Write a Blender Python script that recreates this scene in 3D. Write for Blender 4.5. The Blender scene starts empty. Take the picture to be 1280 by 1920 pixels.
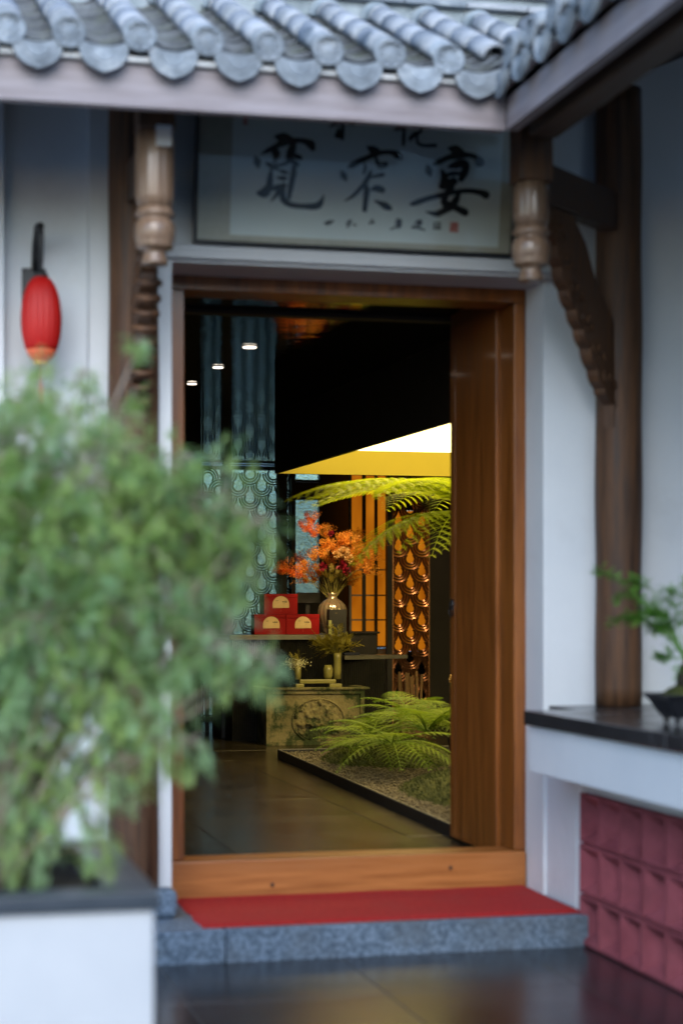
import bpy, math, random
from math import sin, cos, pi, radians, sqrt, atan2
from mathutils import Vector, Matrix, noise

# ------------------------------------------------------------------ camera, sky, sun, exposure
SC = bpy.context.scene
COL = SC.collection
F = 3485.0
HZ = 1140.0
YAW = math.atan(840.0 / F)
CX, CY, CZ = -1.60, -6.61, 1.15
FW = Vector((sin(YAW), cos(YAW), 0.0))
RT = Vector((cos(YAW), -sin(YAW), 0.0))
CAMLOC = Vector((CX, CY, CZ))

cam_d = bpy.data.cameras.new('camera')
cam = bpy.data.objects.new('camera', cam_d)
COL.objects.link(cam)
cam.location = CAMLOC
cam.rotation_euler = (radians(90), 0, -YAW)
cam_d.sensor_fit = 'VERTICAL'
cam_d.sensor_height = 36.0
cam_d.lens = F / 1920.0 * 36.0
cam_d.shift_y = 180.0 / 1920.0
cam_d.clip_end = 500
cam_d.dof.use_dof = True
cam_d.dof.focus_distance = 12.6
cam_d.dof.aperture_fstop = 1.9
SC.camera = cam

W = bpy.data.worlds.new('World')
SC.world = W
W.use_nodes = True
wn = W.node_tree
for n in list(wn.nodes):
    wn.nodes.remove(n)
sky = wn.nodes.new('ShaderNodeTexSky')
sky.sky_type = 'NISHITA'
sky.sun_disc = False
SUN_EL, SUN_ROT = radians(30), radians(192)
sky.sun_elevation = SUN_EL
sky.sun_rotation = SUN_ROT
sky.air_density = 1.3
sky.ozone_density = 5.0
sky.dust_density = 1.0
bg = wn.nodes.new('ShaderNodeBackground')
bg.inputs['Strength'].default_value = 0.15
wo = wn.nodes.new('ShaderNodeOutputWorld')
wn.links.new(sky.outputs[0], bg.inputs[0])
wn.links.new(bg.outputs[0], wo.inputs[0])

sun_d = bpy.data.lights.new('sun', 'SUN')
sun_d.energy = 0.75
sun_d.angle = radians(40)
sun_d.color = (1.0, 0.995, 0.985)
sun = bpy.data.objects.new('sun', sun_d)
COL.objects.link(sun)
# direction from which light comes
sdir = Vector((sin(SUN_ROT) * cos(SUN_EL), cos(SUN_ROT) * cos(SUN_EL), sin(SUN_EL)))
sun.rotation_euler = sdir.to_track_quat('Z', 'Y').to_euler()

SC.view_settings.view_transform = 'Standard'
SC.view_settings.look = 'None'
SC.view_settings.gamma = 1.0
SC.view_settings.exposure = 1.5
SC.view_settings.use_curve_mapping = False
SC.cycles.max_bounces = 8
SC.cycles.glossy_bounces = 5
SC.cycles.transmission_bounces = 6
SC.cycles.use_denoising = True
SC.cycles.sample_clamp_indirect = 4.0
SC.cycles.caustics_reflective = False
SC.cycles.caustics_refractive = False

random.seed(11)

# ------------------------------------------------------------------ measuring helpers (rays of the photo met with real planes)
def ray(px, py):
    return FW + RT * ((px - 640.0) / F) + Vector((0, 0, (HZ - py) / F))
def at_y(px, py, Y):
    r = ray(px, py); return CAMLOC + r * ((Y - CY) / r.y)
def at_x(px, py, X):
    r = ray(px, py); return CAMLOC + r * ((X - CX) / r.x)
def at_z(px, py, Z):
    r = ray(px, py); return CAMLOC + r * ((Z - CZ) / r.z)
def at_d(px, py, d):
    return CAMLOC + ray(px, py) * d

# ------------------------------------------------------------------ materials
def _n(nt, t, **kw):
    n = nt.nodes.new(t)
    for k, v in kw.items():
        setattr(n, k, v)
    return n

def mat(name, col, rough=0.6, metal=0.0, col2=None, scale=6.0, stretch=(1, 1, 1), bump=0.0, bscale=None,
        spec=0.5, coat=0.0, sss=0.0, trans=0.0, detail=6.0, contrast=(0.35, 0.65), rvar=0.0, rand=0.0,
        emit=None, estr=0.0, dirt=None, dscale=1.2, dcon=(0.5, 0.75), bdist=0.01, ior=1.45, wave=None):
    m = bpy.data.materials.new(name)
    m.use_nodes = True
    nt = m.node_tree
    b = nt.nodes['Principled BSDF']
    b.inputs['Base Color'].default_value = (*col, 1)
    b.inputs['Roughness'].default_value = rough
    b.inputs['Metallic'].default_value = metal
    b.inputs['Specular IOR Level'].default_value = spec
    b.inputs['IOR'].default_value = ior
    b.inputs['Coat Weight'].default_value = coat
    b.inputs['Coat Roughness'].default_value = 0.1
    b.inputs['Transmission Weight'].default_value = trans
    if sss:
        b.inputs['Subsurface Weight'].default_value = sss
        b.inputs['Subsurface Radius'].default_value = (0.02, 0.02, 0.01)
    if emit:
        b.inputs['Emission Color'].default_value = (*emit, 1)
        b.inputs['Emission Strength'].default_value = estr
    tc = _n(nt, 'ShaderNodeTexCoord')
    mp = _n(nt, 'ShaderNodeMapping')
    mp.inputs['Scale'].default_value = stretch
    nt.links.new(tc.outputs['Object'], mp.inputs['Vector'])
    vec = mp.outputs['Vector']
    if rand:
        oi = _n(nt, 'ShaderNodeObjectInfo')
        ad = _n(nt, 'ShaderNodeVectorMath', operation='ADD')
        ml = _n(nt, 'ShaderNodeMath', operation='MULTIPLY')
        ml.inputs[1].default_value = 37.0
        nt.links.new(oi.outputs['Random'], ml.inputs[0])
        nt.links.new(vec, ad.inputs[0]); nt.links.new(ml.outputs[0], ad.inputs[1])
        vec = ad.outputs[0]
    no = _n(nt, 'ShaderNodeTexNoise')
    no.inputs['Scale'].default_value = scale
    no.inputs['Detail'].default_value = detail
    no.inputs['Roughness'].default_value = 0.62
    nt.links.new(vec, no.inputs['Vector'])
    fac = no.outputs['Fac']
    if wave:
        wv = _n(nt, 'ShaderNodeTexWave')
        wv.wave_type = 'BANDS'; wv.bands_direction = wave[0]
        wv.inputs['Scale'].default_value = wave[1]
        wv.inputs['Distortion'].default_value = wave[2]
        wv.inputs['Detail'].default_value = 3
        wv.inputs['Detail Scale'].default_value = 1.5
        nt.links.new(vec, wv.inputs['Vector'])
        mxw = _n(nt, 'ShaderNodeMath', operation='MULTIPLY_ADD')
        mxw.inputs[1].default_value = 0.35; 
        sb = _n(nt, 'ShaderNodeMath', operation='MULTIPLY'); sb.inputs[1].default_value = 0.75
        nt.links.new(fac, sb.inputs[0]); nt.links.new(wv.outputs['Fac'], mxw.inputs[0]); nt.links.new(sb.outputs[0], mxw.inputs[2])
        fac = mxw.outputs[0]
    out = None
    if col2:
        rp = _n(nt, 'ShaderNodeValToRGB')
        rp.color_ramp.elements[0].position = contrast[0]
        rp.color_ramp.elements[1].position = contrast[1]
        rp.color_ramp.elements[0].color = (*col, 1)
        rp.color_ramp.elements[1].color = (*col2, 1)
        nt.links.new(fac, rp.inputs['Fac'])
        out = rp.outputs['Color']
    if dirt:
        n2 = _n(nt, 'ShaderNodeTexNoise'); n2.inputs['Scale'].default_value = dscale; n2.inputs['Detail'].default_value = 8
        n2.inputs['Roughness'].default_value = 0.7
        nt.links.new(vec, n2.inputs['Vector'])
        r2 = _n(nt, 'ShaderNodeValToRGB')
        r2.color_ramp.elements[0].position = dcon[0]; r2.color_ramp.elements[1].position = dcon[1]
        nt.links.new(n2.outputs['Fac'], r2.inputs['Fac'])
        mx = _n(nt, 'ShaderNodeMix', data_type='RGBA')
        nt.links.new(r2.outputs['Color'], mx.inputs['Factor'])
        if out: nt.links.new(out, mx.inputs['A'])
        else: mx.inputs['A'].default_value = (*col, 1)
        mx.inputs['B'].default_value = (*dirt, 1)
        out = mx.outputs['Result']
    if rand:
        oi2 = _n(nt, 'ShaderNodeObjectInfo')
        hs = _n(nt, 'ShaderNodeHueSaturation')
        mr = _n(nt, 'ShaderNodeMapRange')
        mr.inputs['To Min'].default_value = 1 - rand; mr.inputs['To Max'].default_value = 1 + rand
        nt.links.new(oi2.outputs['Random'], mr.inputs['Value'])
        nt.links.new(mr.outputs[0], hs.inputs['Value'])
        if out: nt.links.new(out, hs.inputs['Color'])
        else: hs.inputs['Color'].default_value = (*col, 1)
        out = hs.outputs['Color']
    if out: nt.links.new(out, b.inputs['Base Color'])
    if rvar:
        mr = _n(nt, 'ShaderNodeMapRange')
        mr.inputs['To Min'].default_value = max(0.0, rough - rvar); mr.inputs['To Max'].default_value = rough + rvar
        mr.inputs['From Min'].default_value = .3; mr.inputs['From Max'].default_value = .7
        nt.links.new(no.outputs['Fac'], mr.inputs['Value'])
        nt.links.new(mr.outputs[0], b.inputs['Roughness'])
    if bump:
        nb = _n(nt, 'ShaderNodeTexNoise')
        nb.inputs['Scale'].default_value = bscale or scale * 3
        nb.inputs['Detail'].default_value = 6
        nt.links.new(vec, nb.inputs['Vector'])
        bm = _n(nt, 'ShaderNodeBump')
        bm.inputs['Strength'].default_value = bump
        bm.inputs['Distance'].default_value = bdist
        nt.links.new(nb.outputs['Fac'], bm.inputs['Height'])
        nt.links.new(bm.outputs[0], b.inputs['Normal'])
    return m

def leafmat(name, c1, c2, trans=0.35, scale=9.0, rough=0.5, c3=None):
    m = bpy.data.materials.new(name); m.use_nodes = True
    nt = m.node_tree
    b = nt.nodes['Principled BSDF']; o = nt.nodes['Material Output']
    tc = _n(nt, 'ShaderNodeTexCoord'); no = _n(nt, 'ShaderNodeTexNoise')
    no.inputs['Scale'].default_value = scale; no.inputs['Detail'].default_value = 3
    nt.links.new(tc.outputs['Object'], no.inputs['Vector'])
    rp = _n(nt, 'ShaderNodeValToRGB')
    rp.color_ramp.elements[0].position = 0.38; rp.color_ramp.elements[1].position = 0.62
    rp.color_ramp.elements[0].color = (*c1, 1); rp.color_ramp.elements[1].color = (*c2, 1)
    if c3:
        e = rp.color_ramp.elements.new(0.66); e.color = (*c3, 1)
    nt.links.new(no.outputs['Fac'], rp.inputs['Fac'])
    nt.links.new(rp.outputs[0], b.inputs['Base Color'])
    b.inputs['Roughness'].default_value = rough
    tl = _n(nt, 'ShaderNodeBsdfTranslucent')
    nt.links.new(rp.outputs[0], tl.inputs['Color'])
    mx = _n(nt, 'ShaderNodeMixShader'); mx.inputs[0].default_value = trans
    nt.links.new(b.outputs[0], mx.inputs[1]); nt.links.new(tl.outputs[0], mx.inputs[2])
    nt.links.new(mx.outputs[0], o.inputs['Surface'])
    return m

def emis(name, col, s, col2=None, scale=2.0, stretch=(1, 1, 1)):
    m = bpy.data.materials.new(name); m.use_nodes = True
    nt = m.node_tree
    for n in list(nt.nodes): nt.nodes.remove(n)
    e = _n(nt, 'ShaderNodeEmission'); o = _n(nt, 'ShaderNodeOutputMaterial')
    e.inputs[0].default_value = (*col, 1); e.inputs[1].default_value = s
    if col2:
        tc = _n(nt, 'ShaderNodeTexCoord'); mp = _n(nt, 'ShaderNodeMapping'); mp.inputs['Scale'].default_value = stretch
        no = _n(nt, 'ShaderNodeTexNoise'); no.inputs['Scale'].default_value = scale
        rp = _n(nt, 'ShaderNodeValToRGB')
        rp.color_ramp.elements[0].position = .35; rp.color_ramp.elements[1].position = .65
        rp.color_ramp.elements[0].color = (*col, 1); rp.color_ramp.elements[1].color = (*col2, 1)
        nt.links.new(tc.outputs['Object'], mp.inputs['Vector']); nt.links.new(mp.outputs[0], no.inputs['Vector'])
        nt.links.new(no.outputs['Fac'], rp.inputs['Fac']); nt.links.new(rp.outputs[0], e.inputs[0])
    nt.links.new(e.outputs[0], o.inputs[0])
    return m

def panemat(name, tint=(0.95, 0.97, 0.97), refl=1.0, rough=0.0):
    m = bpy.data.materials.new(name); m.use_nodes = True
    nt = m.node_tree
    for n in list(nt.nodes): nt.nodes.remove(n)
    t = _n(nt, 'ShaderNodeBsdfTransparent'); t.inputs[0].default_value = (*tint, 1)
    g = _n(nt, 'ShaderNodeBsdfGlossy'); g.inputs['Roughness'].default_value = rough
    fr = _n(nt, 'ShaderNodeFresnel'); fr.inputs['IOR'].default_value = 1.5
    mu = _n(nt, 'ShaderNodeMath', operation='MULTIPLY'); mu.inputs[1].default_value = refl
    mx = _n(nt, 'ShaderNodeMixShader'); o = _n(nt, 'ShaderNodeOutputMaterial')
    nt.links.new(fr.outputs[0], mu.inputs[0]); nt.links.new(mu.outputs[0], mx.inputs[0])
    nt.links.new(t.outputs[0], mx.inputs[1]); nt.links.new(g.outputs[0], mx.inputs[2])
    nt.links.new(mx.outputs[0], o.inputs[0])
    return m

def woodmat(name, dark, light, axis='z', rough=0.45, scale=5.0, coat=0.0, knots=True, bump=0.15, dirt=None):
    st = {'z': (9, 9, 0.55), 'x': (0.55, 9, 9), 'y': (9, 0.55, 9)}[axis]
    return mat(name, dark, rough, col2=light, scale=scale, stretch=st, bump=bump, bscale=scale * 4, coat=coat,
               contrast=(0.3, 0.7), rvar=0.1, dirt=dirt, dscale=1.0, bdist=0.004)

M = {}
M['plaster'] = mat('white_plaster', (0.61, 0.65, 0.69), 0.8, col2=(0.67, 0.705, 0.735), scale=2.2, bump=0.15, bscale=60,
                   dirt=(0.50, 0.51, 0.52), dscale=1.9, dcon=(0.55, 0.95), bdist=0.003)
M['white_paint'] = mat('white_paint', (0.46, 0.485, 0.515), 0.55, col2=(0.51, 0.53, 0.555), scale=3, bump=0.08, bscale=40,
                       dirt=(0.55, 0.55, 0.53), dscale=2.5, dcon=(0.6, 0.95), bdist=0.002)
M['door_wood'] = woodmat('door_wood', (0.12, 0.036, 0.007), (0.32, 0.105, 0.018), 'z', 0.38, 4.0, coat=0.15)
M['threshold_wood'] = woodmat('threshold_wood', (0.22, 0.070, 0.015), (0.48, 0.185, 0.045), 'x', 0.42, 4.0, coat=0.1,
                              dirt=(0.13, 0.05, 0.02))
M['dark_wood'] = woodmat('dark_wood', (0.022, 0.010, 0.005), (0.12, 0.054, 0.022), 'z', 0.6, 5.0, bump=0.5)
M['dark_wood_y'] = woodmat('dark_beam_wood', (0.03, 0.018, 0.012), (0.08, 0.045, 0.026), 'y', 0.55, 5.0, bump=0.4)
M['turned_wood'] = woodmat('turned_wood', (0.10, 0.058, 0.034), (0.25, 0.165, 0.11), 'z', 0.33, 4.0, coat=0.3)
M['fascia'] = mat('fascia_board', (0.20, 0.17, 0.18), 0.55, col2=(0.28, 0.25, 0.27), scale=5, stretch=(0.6, 0.6, 6),
                  bump=0.25, bscale=20, dirt=(0.10, 0.055, 0.045), dscale=2.2, dcon=(0.58, 0.85), bdist=0.004)
M['tile'] = mat('clay_tile', (0.13, 0.155, 0.18), 0.7, col2=(0.27, 0.31, 0.35), scale=14, bump=0.6, bscale=60, rand=0.16,
                dirt=(0.40, 0.42, 0.44), dscale=7, dcon=(0.52, 0.75), bdist=0.006)
M['tile_pale'] = mat('limewashed_tile', (0.24, 0.265, 0.30), 0.75, col2=(0.40, 0.42, 0.45), scale=9, bump=0.5, bscale=50,
                     rand=0.05, dirt=(0.16, 0.18, 0.19), dscale=6, dcon=(0.5, 0.72), bdist=0.006)
M['tile_dark'] = mat('pan_tile_clay', (0.09, 0.10, 0.115), 0.75, col2=(0.20, 0.22, 0.24), scale=16, bump=0.6, bscale=60,
                     rand=0.2, dirt=(0.10, 0.12, 0.08), dscale=8, dcon=(0.5, 0.7), bdist=0.006)
M['mortar'] = mat('ridge_mortar', (0.20, 0.24, 0.265), 0.85, col2=(0.36, 0.41, 0.44), scale=7, bump=0.7, bscale=30,
                  dirt=(0.22, 0.27, 0.28), dscale=3, dcon=(0.5, 0.7), bdist=0.01)
M['batten'] = mat('batten_paint', (0.66, 0.68, 0.70), 0.6, col2=(0.75, 0.76, 0.77), scale=8, bump=0.1)
M['black_paint'] = mat('black_paint', (0.012, 0.012, 0.013), 0.45, col2=(0.02, 0.02, 0.021), scale=6, bump=0.05)
M['matte_black'] = mat('matte_black', (0.022, 0.020, 0.018), 0.7, col2=(0.030, 0.027, 0.024), scale=5)
M['mirror_ceiling'] = mat('glossy_black_ceiling', (0.006, 0.006, 0.006), 0.02, spec=0.5, bump=0.10, bscale=9.0,
                          bdist=0.012, ior=1.5)
M['floor_tile'] = mat('dark_floor_tile', (0.008, 0.009, 0.011), 0.23, spec=1.0, col2=(0.02, 0.021, 0.024), scale=3, bump=0.06,
                      bscale=14, rvar=0.03, rand=0.12, dirt=(0.032, 0.032, 0.035), dscale=2.2, dcon=(0.5, 0.8), bdist=0.002)
M['indoor_tile'] = mat('indoor_floor_tile', (0.026, 0.020, 0.013), 0.24, col2=(0.042, 0.033, 0.021), scale=4, bump=0.06,
                       bscale=12, stretch=(1, .5, 1), rvar=0.03, rand=0.1, bdist=0.003)
M['grout'] = mat('grout', (0.13, 0.13, 0.12), 0.9, col2=(0.20, 0.20, 0.19), scale=20)
M['granite'] = mat('grey_granite', (0.055, 0.088, 0.13), 0.65, col2=(0.17, 0.235, 0.315), scale=90, bump=0.4, bscale=150,
                   dirt=(0.08, 0.10, 0.12), dscale=4, dcon=(0.45, 0.7), contrast=(0.42, 0.60), detail=3, bdist=0.003)
M['carpet'] = mat('red_carpet', (0.30, 0.006, 0.007), 0.9, col2=(0.44, 0.014, 0.012), scale=60, bump=0.8, bscale=260,
                  dirt=(0.30, 0.02, 0.02), dscale=4, dcon=(0.5, 0.8), bdist=0.003)
M['cap_slab'] = mat('black_cap_tile', (0.018, 0.019, 0.022), 0.22, col2=(0.035, 0.036, 0.04), scale=5, bump=0.1, bscale=30,
                    rvar=0.08, bdist=0.002)
M['breeze'] = mat('oxide_red_block', (0.19, 0.038, 0.05), 0.8, col2=(0.29, 0.068, 0.084), scale=9, bump=0.4, bscale=50,
                  rand=0.08, dirt=(0.14, 0.035, 0.042), dscale=5, dcon=(0.5, 0.8), bdist=0.004)
M['lantern_red'] = mat('red_lantern_fabric', (0.38, 0.003, 0.002), 0.5, col2=(0.45, 0.006, 0.003), scale=5, sss=0.0)
M['lantern_pale'] = mat('pale_lantern_fabric', (0.70, 0.085, 0.035), 0.5, col2=(0.76, 0.17, 0.07), scale=7)
M['lantern_gold'] = mat('gold_lantern_collar', (0.70, 0.42, 0.10), 0.4, col2=(0.8, 0.5, 0.15), scale=7)
M['tassel'] = mat('pink_tassel', (0.55, 0.12, 0.16), 0.8, col2=(0.65, 0.22, 0.24), scale=12)
M['black_metal'] = mat('black_metal', (0.015, 0.015, 0.016), 0.45, metal=0.0, col2=(0.022, 0.022, 0.024), scale=8, bump=0.1)
M['bronze'] = mat('bronze_metal', (0.42, 0.20, 0.10), 0.28, metal=0.9, col2=(0.55, 0.28, 0.15), scale=8, bump=0.05)
M['paper'] = mat('calligraphy_paper', (0.70, 0.74, 0.73), 0.9, col2=(0.76, 0.79, 0.77), scale=2.5)
M['mount'] = mat('silk_mount', (0.46, 0.42, 0.34), 0.9, col2=(0.51, 0.47, 0.39), scale=40)
M['ink'] = mat('black_ink', (0.006, 0.006, 0.007), 0.7, col2=(0.012, 0.011, 0.012), scale=20)
M['ink_thin'] = mat('thin_ink', (0.05, 0.05, 0.055), 0.8, col2=(0.09, 0.085, 0.09), scale=20)
M['seal'] = mat('red_seal_ink', (0.55, 0.14, 0.12), 0.8, col2=(0.58, 0.30, 0.26), scale=60, contrast=(.45, .55))
M['sign_glass'] = panemat('picture_glass', refl=0.55)
M['yellow_face'] = mat('yellow_canopy_lining', (0.21, 0.17, 0.0), 0.6, col2=(0.225, 0.18, 0.0), scale=3)
M['lit_panel'] = emis('lit_canopy_panel', (1.0, 0.76, 0.30), 2.4)
M['orange_panel'] = emis('backlit_paper', (0.52, 0.13, 0.004), 0.215, col2=(0.82, 0.25, 0.010), scale=2.0, stretch=(3, 3, 0.8))
M['downlight'] = emis('downlight_glow', (1.0, 0.86, 0.70), 2.0)
M['counter_top'] = mat('grey_counter_stone', (0.13, 0.125, 0.11), 0.35, col2=(0.18, 0.17, 0.15), scale=12, bump=0.05)
M['ribbed'] = mat('ribbed_dark_panel', (0.008, 0.008, 0.007), 0.6, spec=0.2, col2=(0.020, 0.019, 0.016), scale=9)
M['red_box'] = mat('red_gift_box', (0.30, 0.002, 0.004), 0.55, spec=0.2, col2=(0.24, 0.002, 0.004), scale=4, bump=0.05)
M['cream_label'] = mat('cream_label', (0.78, 0.58, 0.28), 0.6, col2=(0.68, 0.48, 0.22), scale=18)
M['gold_ceramic'] = mat('pearl_gold_ceramic', (0.50, 0.42, 0.27), 0.16, metal=0.7, col2=(0.55, 0.46, 0.25), scale=5, coat=0.5)
M['trough_stone'] = mat('mossy_carved_stone', (0.15, 0.125, 0.06), 0.85, col2=(0.27, 0.23, 0.12), scale=10, bump=0.7, bscale=45,
                        dirt=(0.025, 0.038, 0.010), dscale=5, dcon=(0.45, 0.56), bdist=0.006)
M['gravel'] = mat('brown_gravel', (0.05, 0.040, 0.025), 0.8, col2=(0.15, 0.125, 0.08), scale=25, contrast=(.3, .7))
M['soil'] = mat('dark_soil', (0.025, 0.018, 0.012), 0.95, col2=(0.06, 0.045, 0.03), scale=30, bump=1.0, bscale=60)
M['moss'] = mat('green_moss', (0.028, 0.038, 0.008), 0.95, col2=(0.075, 0.085, 0.016), scale=22, bump=1.0, bscale=90)
M['bark'] = mat('dark_fern_trunk', (0.012, 0.009, 0.007), 0.9, col2=(0.035, 0.026, 0.018), scale=14, stretch=(2, 2, .6), bump=1.0, bscale=40)
M['stem'] = mat('grey_brown_stem', (0.26, 0.21, 0.16), 0.8, col2=(0.40, 0.34, 0.27), scale=14, bump=0.5)
M['fern_stem'] = mat('fern_rachis', (0.20, 0.20, 0.04), 0.6, col2=(0.26, 0.24, 0.06), scale=9)
M['fern_leaf'] = leafmat('tree_fern_leaf', (0.26, 0.34, 0.012), (0.40, 0.46, 0.02), 0.6, 6)
M['ground_fern'] = leafmat('ground_fern_leaf', (0.12, 0.21, 0.015), (0.28, 0.38, 0.035), 0.45, 7)
M['shrub_leaf'] = leafmat('shrub_leaf', (0.25, 0.38, 0.11), (0.45, 0.60, 0.21), 0.6, 3.0, c3=(0.48, 0.54, 0.15))
M['shrub_leaf_blue'] = leafmat('blue_green_shrub_leaf', (0.25, 0.41, 0.19), (0.42, 0.60, 0.32), 0.6, 5)
M['asparagus'] = leafmat('asparagus_fern_leaf', (0.10, 0.30, 0.03), (0.20, 0.44, 0.07), 0.45, 12)
M['hedge'] = leafmat('hedge_leaf', (0.05, 0.14, 0.08), (0.22, 0.36, 0.26), 0.4, 2.2)
M['orange_spray'] = leafmat('orange_dried_spray', (0.84, 0.33, 0.03), (0.95, 0.55, 0.10), 0.4, 9)
M['red_spray'] = leafmat('red_dried_spray', (0.78, 0.17, 0.02), (0.88, 0.34, 0.04), 0.4, 9)
M['cream_flower'] = leafmat('cream_flower', (0.72, 0.48, 0.16), (0.85, 0.66, 0.34), 0.3, 9)
M['maroon_flower'] = leafmat('maroon_flower', (0.16, 0.006, 0.02), (0.28, 0.012, 0.03), 0.2, 9)
M['olive_spray'] = leafmat('olive_foliage', (0.30, 0.27, 0.05), (0.50, 0.42, 0.08), 0.4, 9)
M['green_ceramic'] = mat('olive_ceramic', (0.22, 0.20, 0.06), 0.3, col2=(0.30, 0.27, 0.09), scale=5, coat=0.4)
M['white_flower'] = leafmat('white_flower', (0.70, 0.66, 0.40), (0.82, 0.80, 0.60), 0.3, 9)
M['pot_black'] = mat('black_bonsai_pot', (0.012, 0.014, 0.018), 0.3, col2=(0.02, 0.022, 0.028), scale=5, coat=0.3)
M['bamboo'] = mat('brown_bamboo', (0.06, 0.032, 0.012), 0.6, col2=(0.11, 0.06, 0.022), scale=10, stretch=(1, 1, .4))
M['blue_cloth'] = mat('navy_folder', (0.012, 0.016, 0.05), 0.6)
M['green_strip'] = mat('pale_green_card', (0.42, 0.44, 0.16), 0.5)
M['planter_rim'] = mat('black_planter_rim', (0.028, 0.038, 0.050), 0.38, col2=(0.045, 0.056, 0.070), scale=6, bump=0.1, rvar=0.08)
M['grey_frame'] = mat('grey_frame', (0.20, 0.19, 0.18), 0.5, col2=(0.25, 0.24, 0.22), scale=5)

def glassmat():
    m = bpy.data.materials.new('textured_window_glass'); m.use_nodes = True
    nt = m.node_tree; b = nt.nodes['Principled BSDF']
    b.inputs['Base Color'].default_value = (0.20, 0.27, 0.25, 1)
    b.inputs['Transmission Weight'].default_value = 1.0
    b.inputs['Roughness'].default_value = 0.10
    b.inputs['IOR'].default_value = 1.3
    tc = _n(nt, 'ShaderNodeTexCoord'); vo = _n(nt, 'ShaderNodeTexVoronoi'); vo.inputs['Scale'].default_value = 75
    nt.links.new(tc.outputs['Object'], vo.inputs['Vector'])
    bm = _n(nt, 'ShaderNodeBump'); bm.inputs['Strength'].default_value = 1.0; bm.inputs['Distance'].default_value = 0.006
    nt.links.new(vo.outputs['Distance'], bm.inputs['Height']); nt.links.new(bm.outputs[0], b.inputs['Normal'])
    return m
M['win_glass'] = glassmat()

# ------------------------------------------------------------------ mesh builder
class MB:
    def __init__(s): s.v = []; s.f = []
    def box(s, x0, x1, y0, y1, z0, z1):
        n = len(s.v)
        s.v += [(x0, y0, z0), (x1, y0, z0), (x1, y1, z0), (x0, y1, z0), (x0, y0, z1), (x1, y0, z1), (x1, y1, z1), (x0, y1, z1)]
        s.f += [(n, n+3, n+2, n+1), (n+4, n+5, n+6, n+7), (n, n+1, n+5, n+4), (n+1, n+2, n+6, n+5), (n+2, n+3, n+7, n+6), (n+3, n, n+4, n+7)]
        return s
    def tube(s, pts, rad, n=8, cap=True):
        pts = [Vector(p) for p in pts]
        if not hasattr(rad, '__len__'): rad = [rad] * len(pts)
        base = len(s.v)
        up = Vector((0, 0, 1))
        for i, p in enumerate(pts):
            t = (pts[min(i+1, len(pts)-1)] - pts[max(i-1, 0)])
            if t.length < 1e-9: t = Vector((0, 0, 1))
            t.normalize()
            ref = Vector((0, 0, 1)) if abs(t.z) < 0.95 else Vector((1, 0, 0))
            a = t.cross(ref).normalized(); b = t.cross(a).normalized()
            for k in range(n):
                th = 2 * pi * k / n
                q = p + a * (cos(th) * rad[i]) + b * (sin(th) * rad[i])
                s.v.append(tuple(q))
        for i in range(len(pts)-1):
            for k in range(n):
                k2 = (k+1) % n
                s.f.append((base+i*n+k, base+i*n+k2, base+(i+1)*n+k2, base+(i+1)*n+k))
        if cap:
            s.f.append(tuple(base+k for k in range(n-1, -1, -1)))
            s.f.append(tuple(base+(len(pts)-1)*n+k for k in range(n)))
        return s
    def lathe(s, prof, cx, cy, n=24, flute=0, fl=0.0, cz=0.0, rng=None):
        base = len(s.v)
        for i, (r, z) in enumerate(prof):
            for k in range(n):
                th = 2 * pi * k / n
                rr = r
                if flute and (rng is None or rng[0] <= i <= rng[1]): rr = r * (1 - fl * abs(sin(flute * th / 2)))
                s.v.append((cx + rr * cos(th), cy + rr * sin(th), cz + z))
        for i in range(len(prof)-1):
            for k in range(n):
                k2 = (k+1) % n
                s.f.append((base+i*n+k, base+i*n+k2, base+(i+1)*n+k2, base+(i+1)*n+k))
        s.f.append(tuple(base+k for k in range(n-1, -1, -1)))
        s.f.append(tuple(base+(len(prof)-1)*n+k for k in range(n)))
        return s
    def poly(s, pts, thick):
        """pts: list of Vector outline; thick: Vector offset for the other side"""
        n = len(s.v); k = len(pts); thick = Vector(thick)
        for p in pts: s.v.append(tuple(p))
        for p in pts: s.v.append(tuple(Vector(p) + thick))
        s.f.append(tuple(range(n, n+k))); s.f.append(tuple(range(n+2*k-1, n+k-1, -1)))
        for i in range(k):
            j = (i+1) % k
            s.f.append((n+j, n+i, n+k+i, n+k+j))
        return s
    def quad(s, a, b, c, d):
        n = len(s.v); s.v += [tuple(a), tuple(b), tuple(c), tuple(d)]; s.f.append((n, n+1, n+2, n+3)); return s
    def tri(s, a, b, c):
        n = len(s.v); s.v += [tuple(a), tuple(b), tuple(c)]; s.f.append((n, n+1, n+2)); return s
    def mesh(s, name, m, smooth=False):
        me = bpy.data.meshes.new(name); me.from_pydata(s.v, [], s.f); me.update()
        if m is not None: me.materials.append(m)
        if smooth:
            for p in me.polygons: p.use_smooth = True
        return me
    def build(s, name, m, parent=None, smooth=False, bevel=0.0, loc=None, angle=None):
        me = s.mesh(name, m, smooth)
        return put(name, me, parent, loc, bevel, angle)

def put(name, me, parent=None, loc=None, bevel=0.0, angle=None, rot=None, scale=None):
    o = bpy.data.objects.new(name, me); COL.objects.link(o)
    if parent is not None: o.parent = parent
    if loc is not None: o.location = loc
    if rot is not None: o.rotation_euler = rot
    if scale is not None: o.scale = scale
    if bevel:
        b = o.modifiers.new('bevel', 'BEVEL'); b.width = bevel; b.segments = 2; b.limit_method = 'ANGLE'; b.angle_limit = radians(40)
    return o

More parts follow.
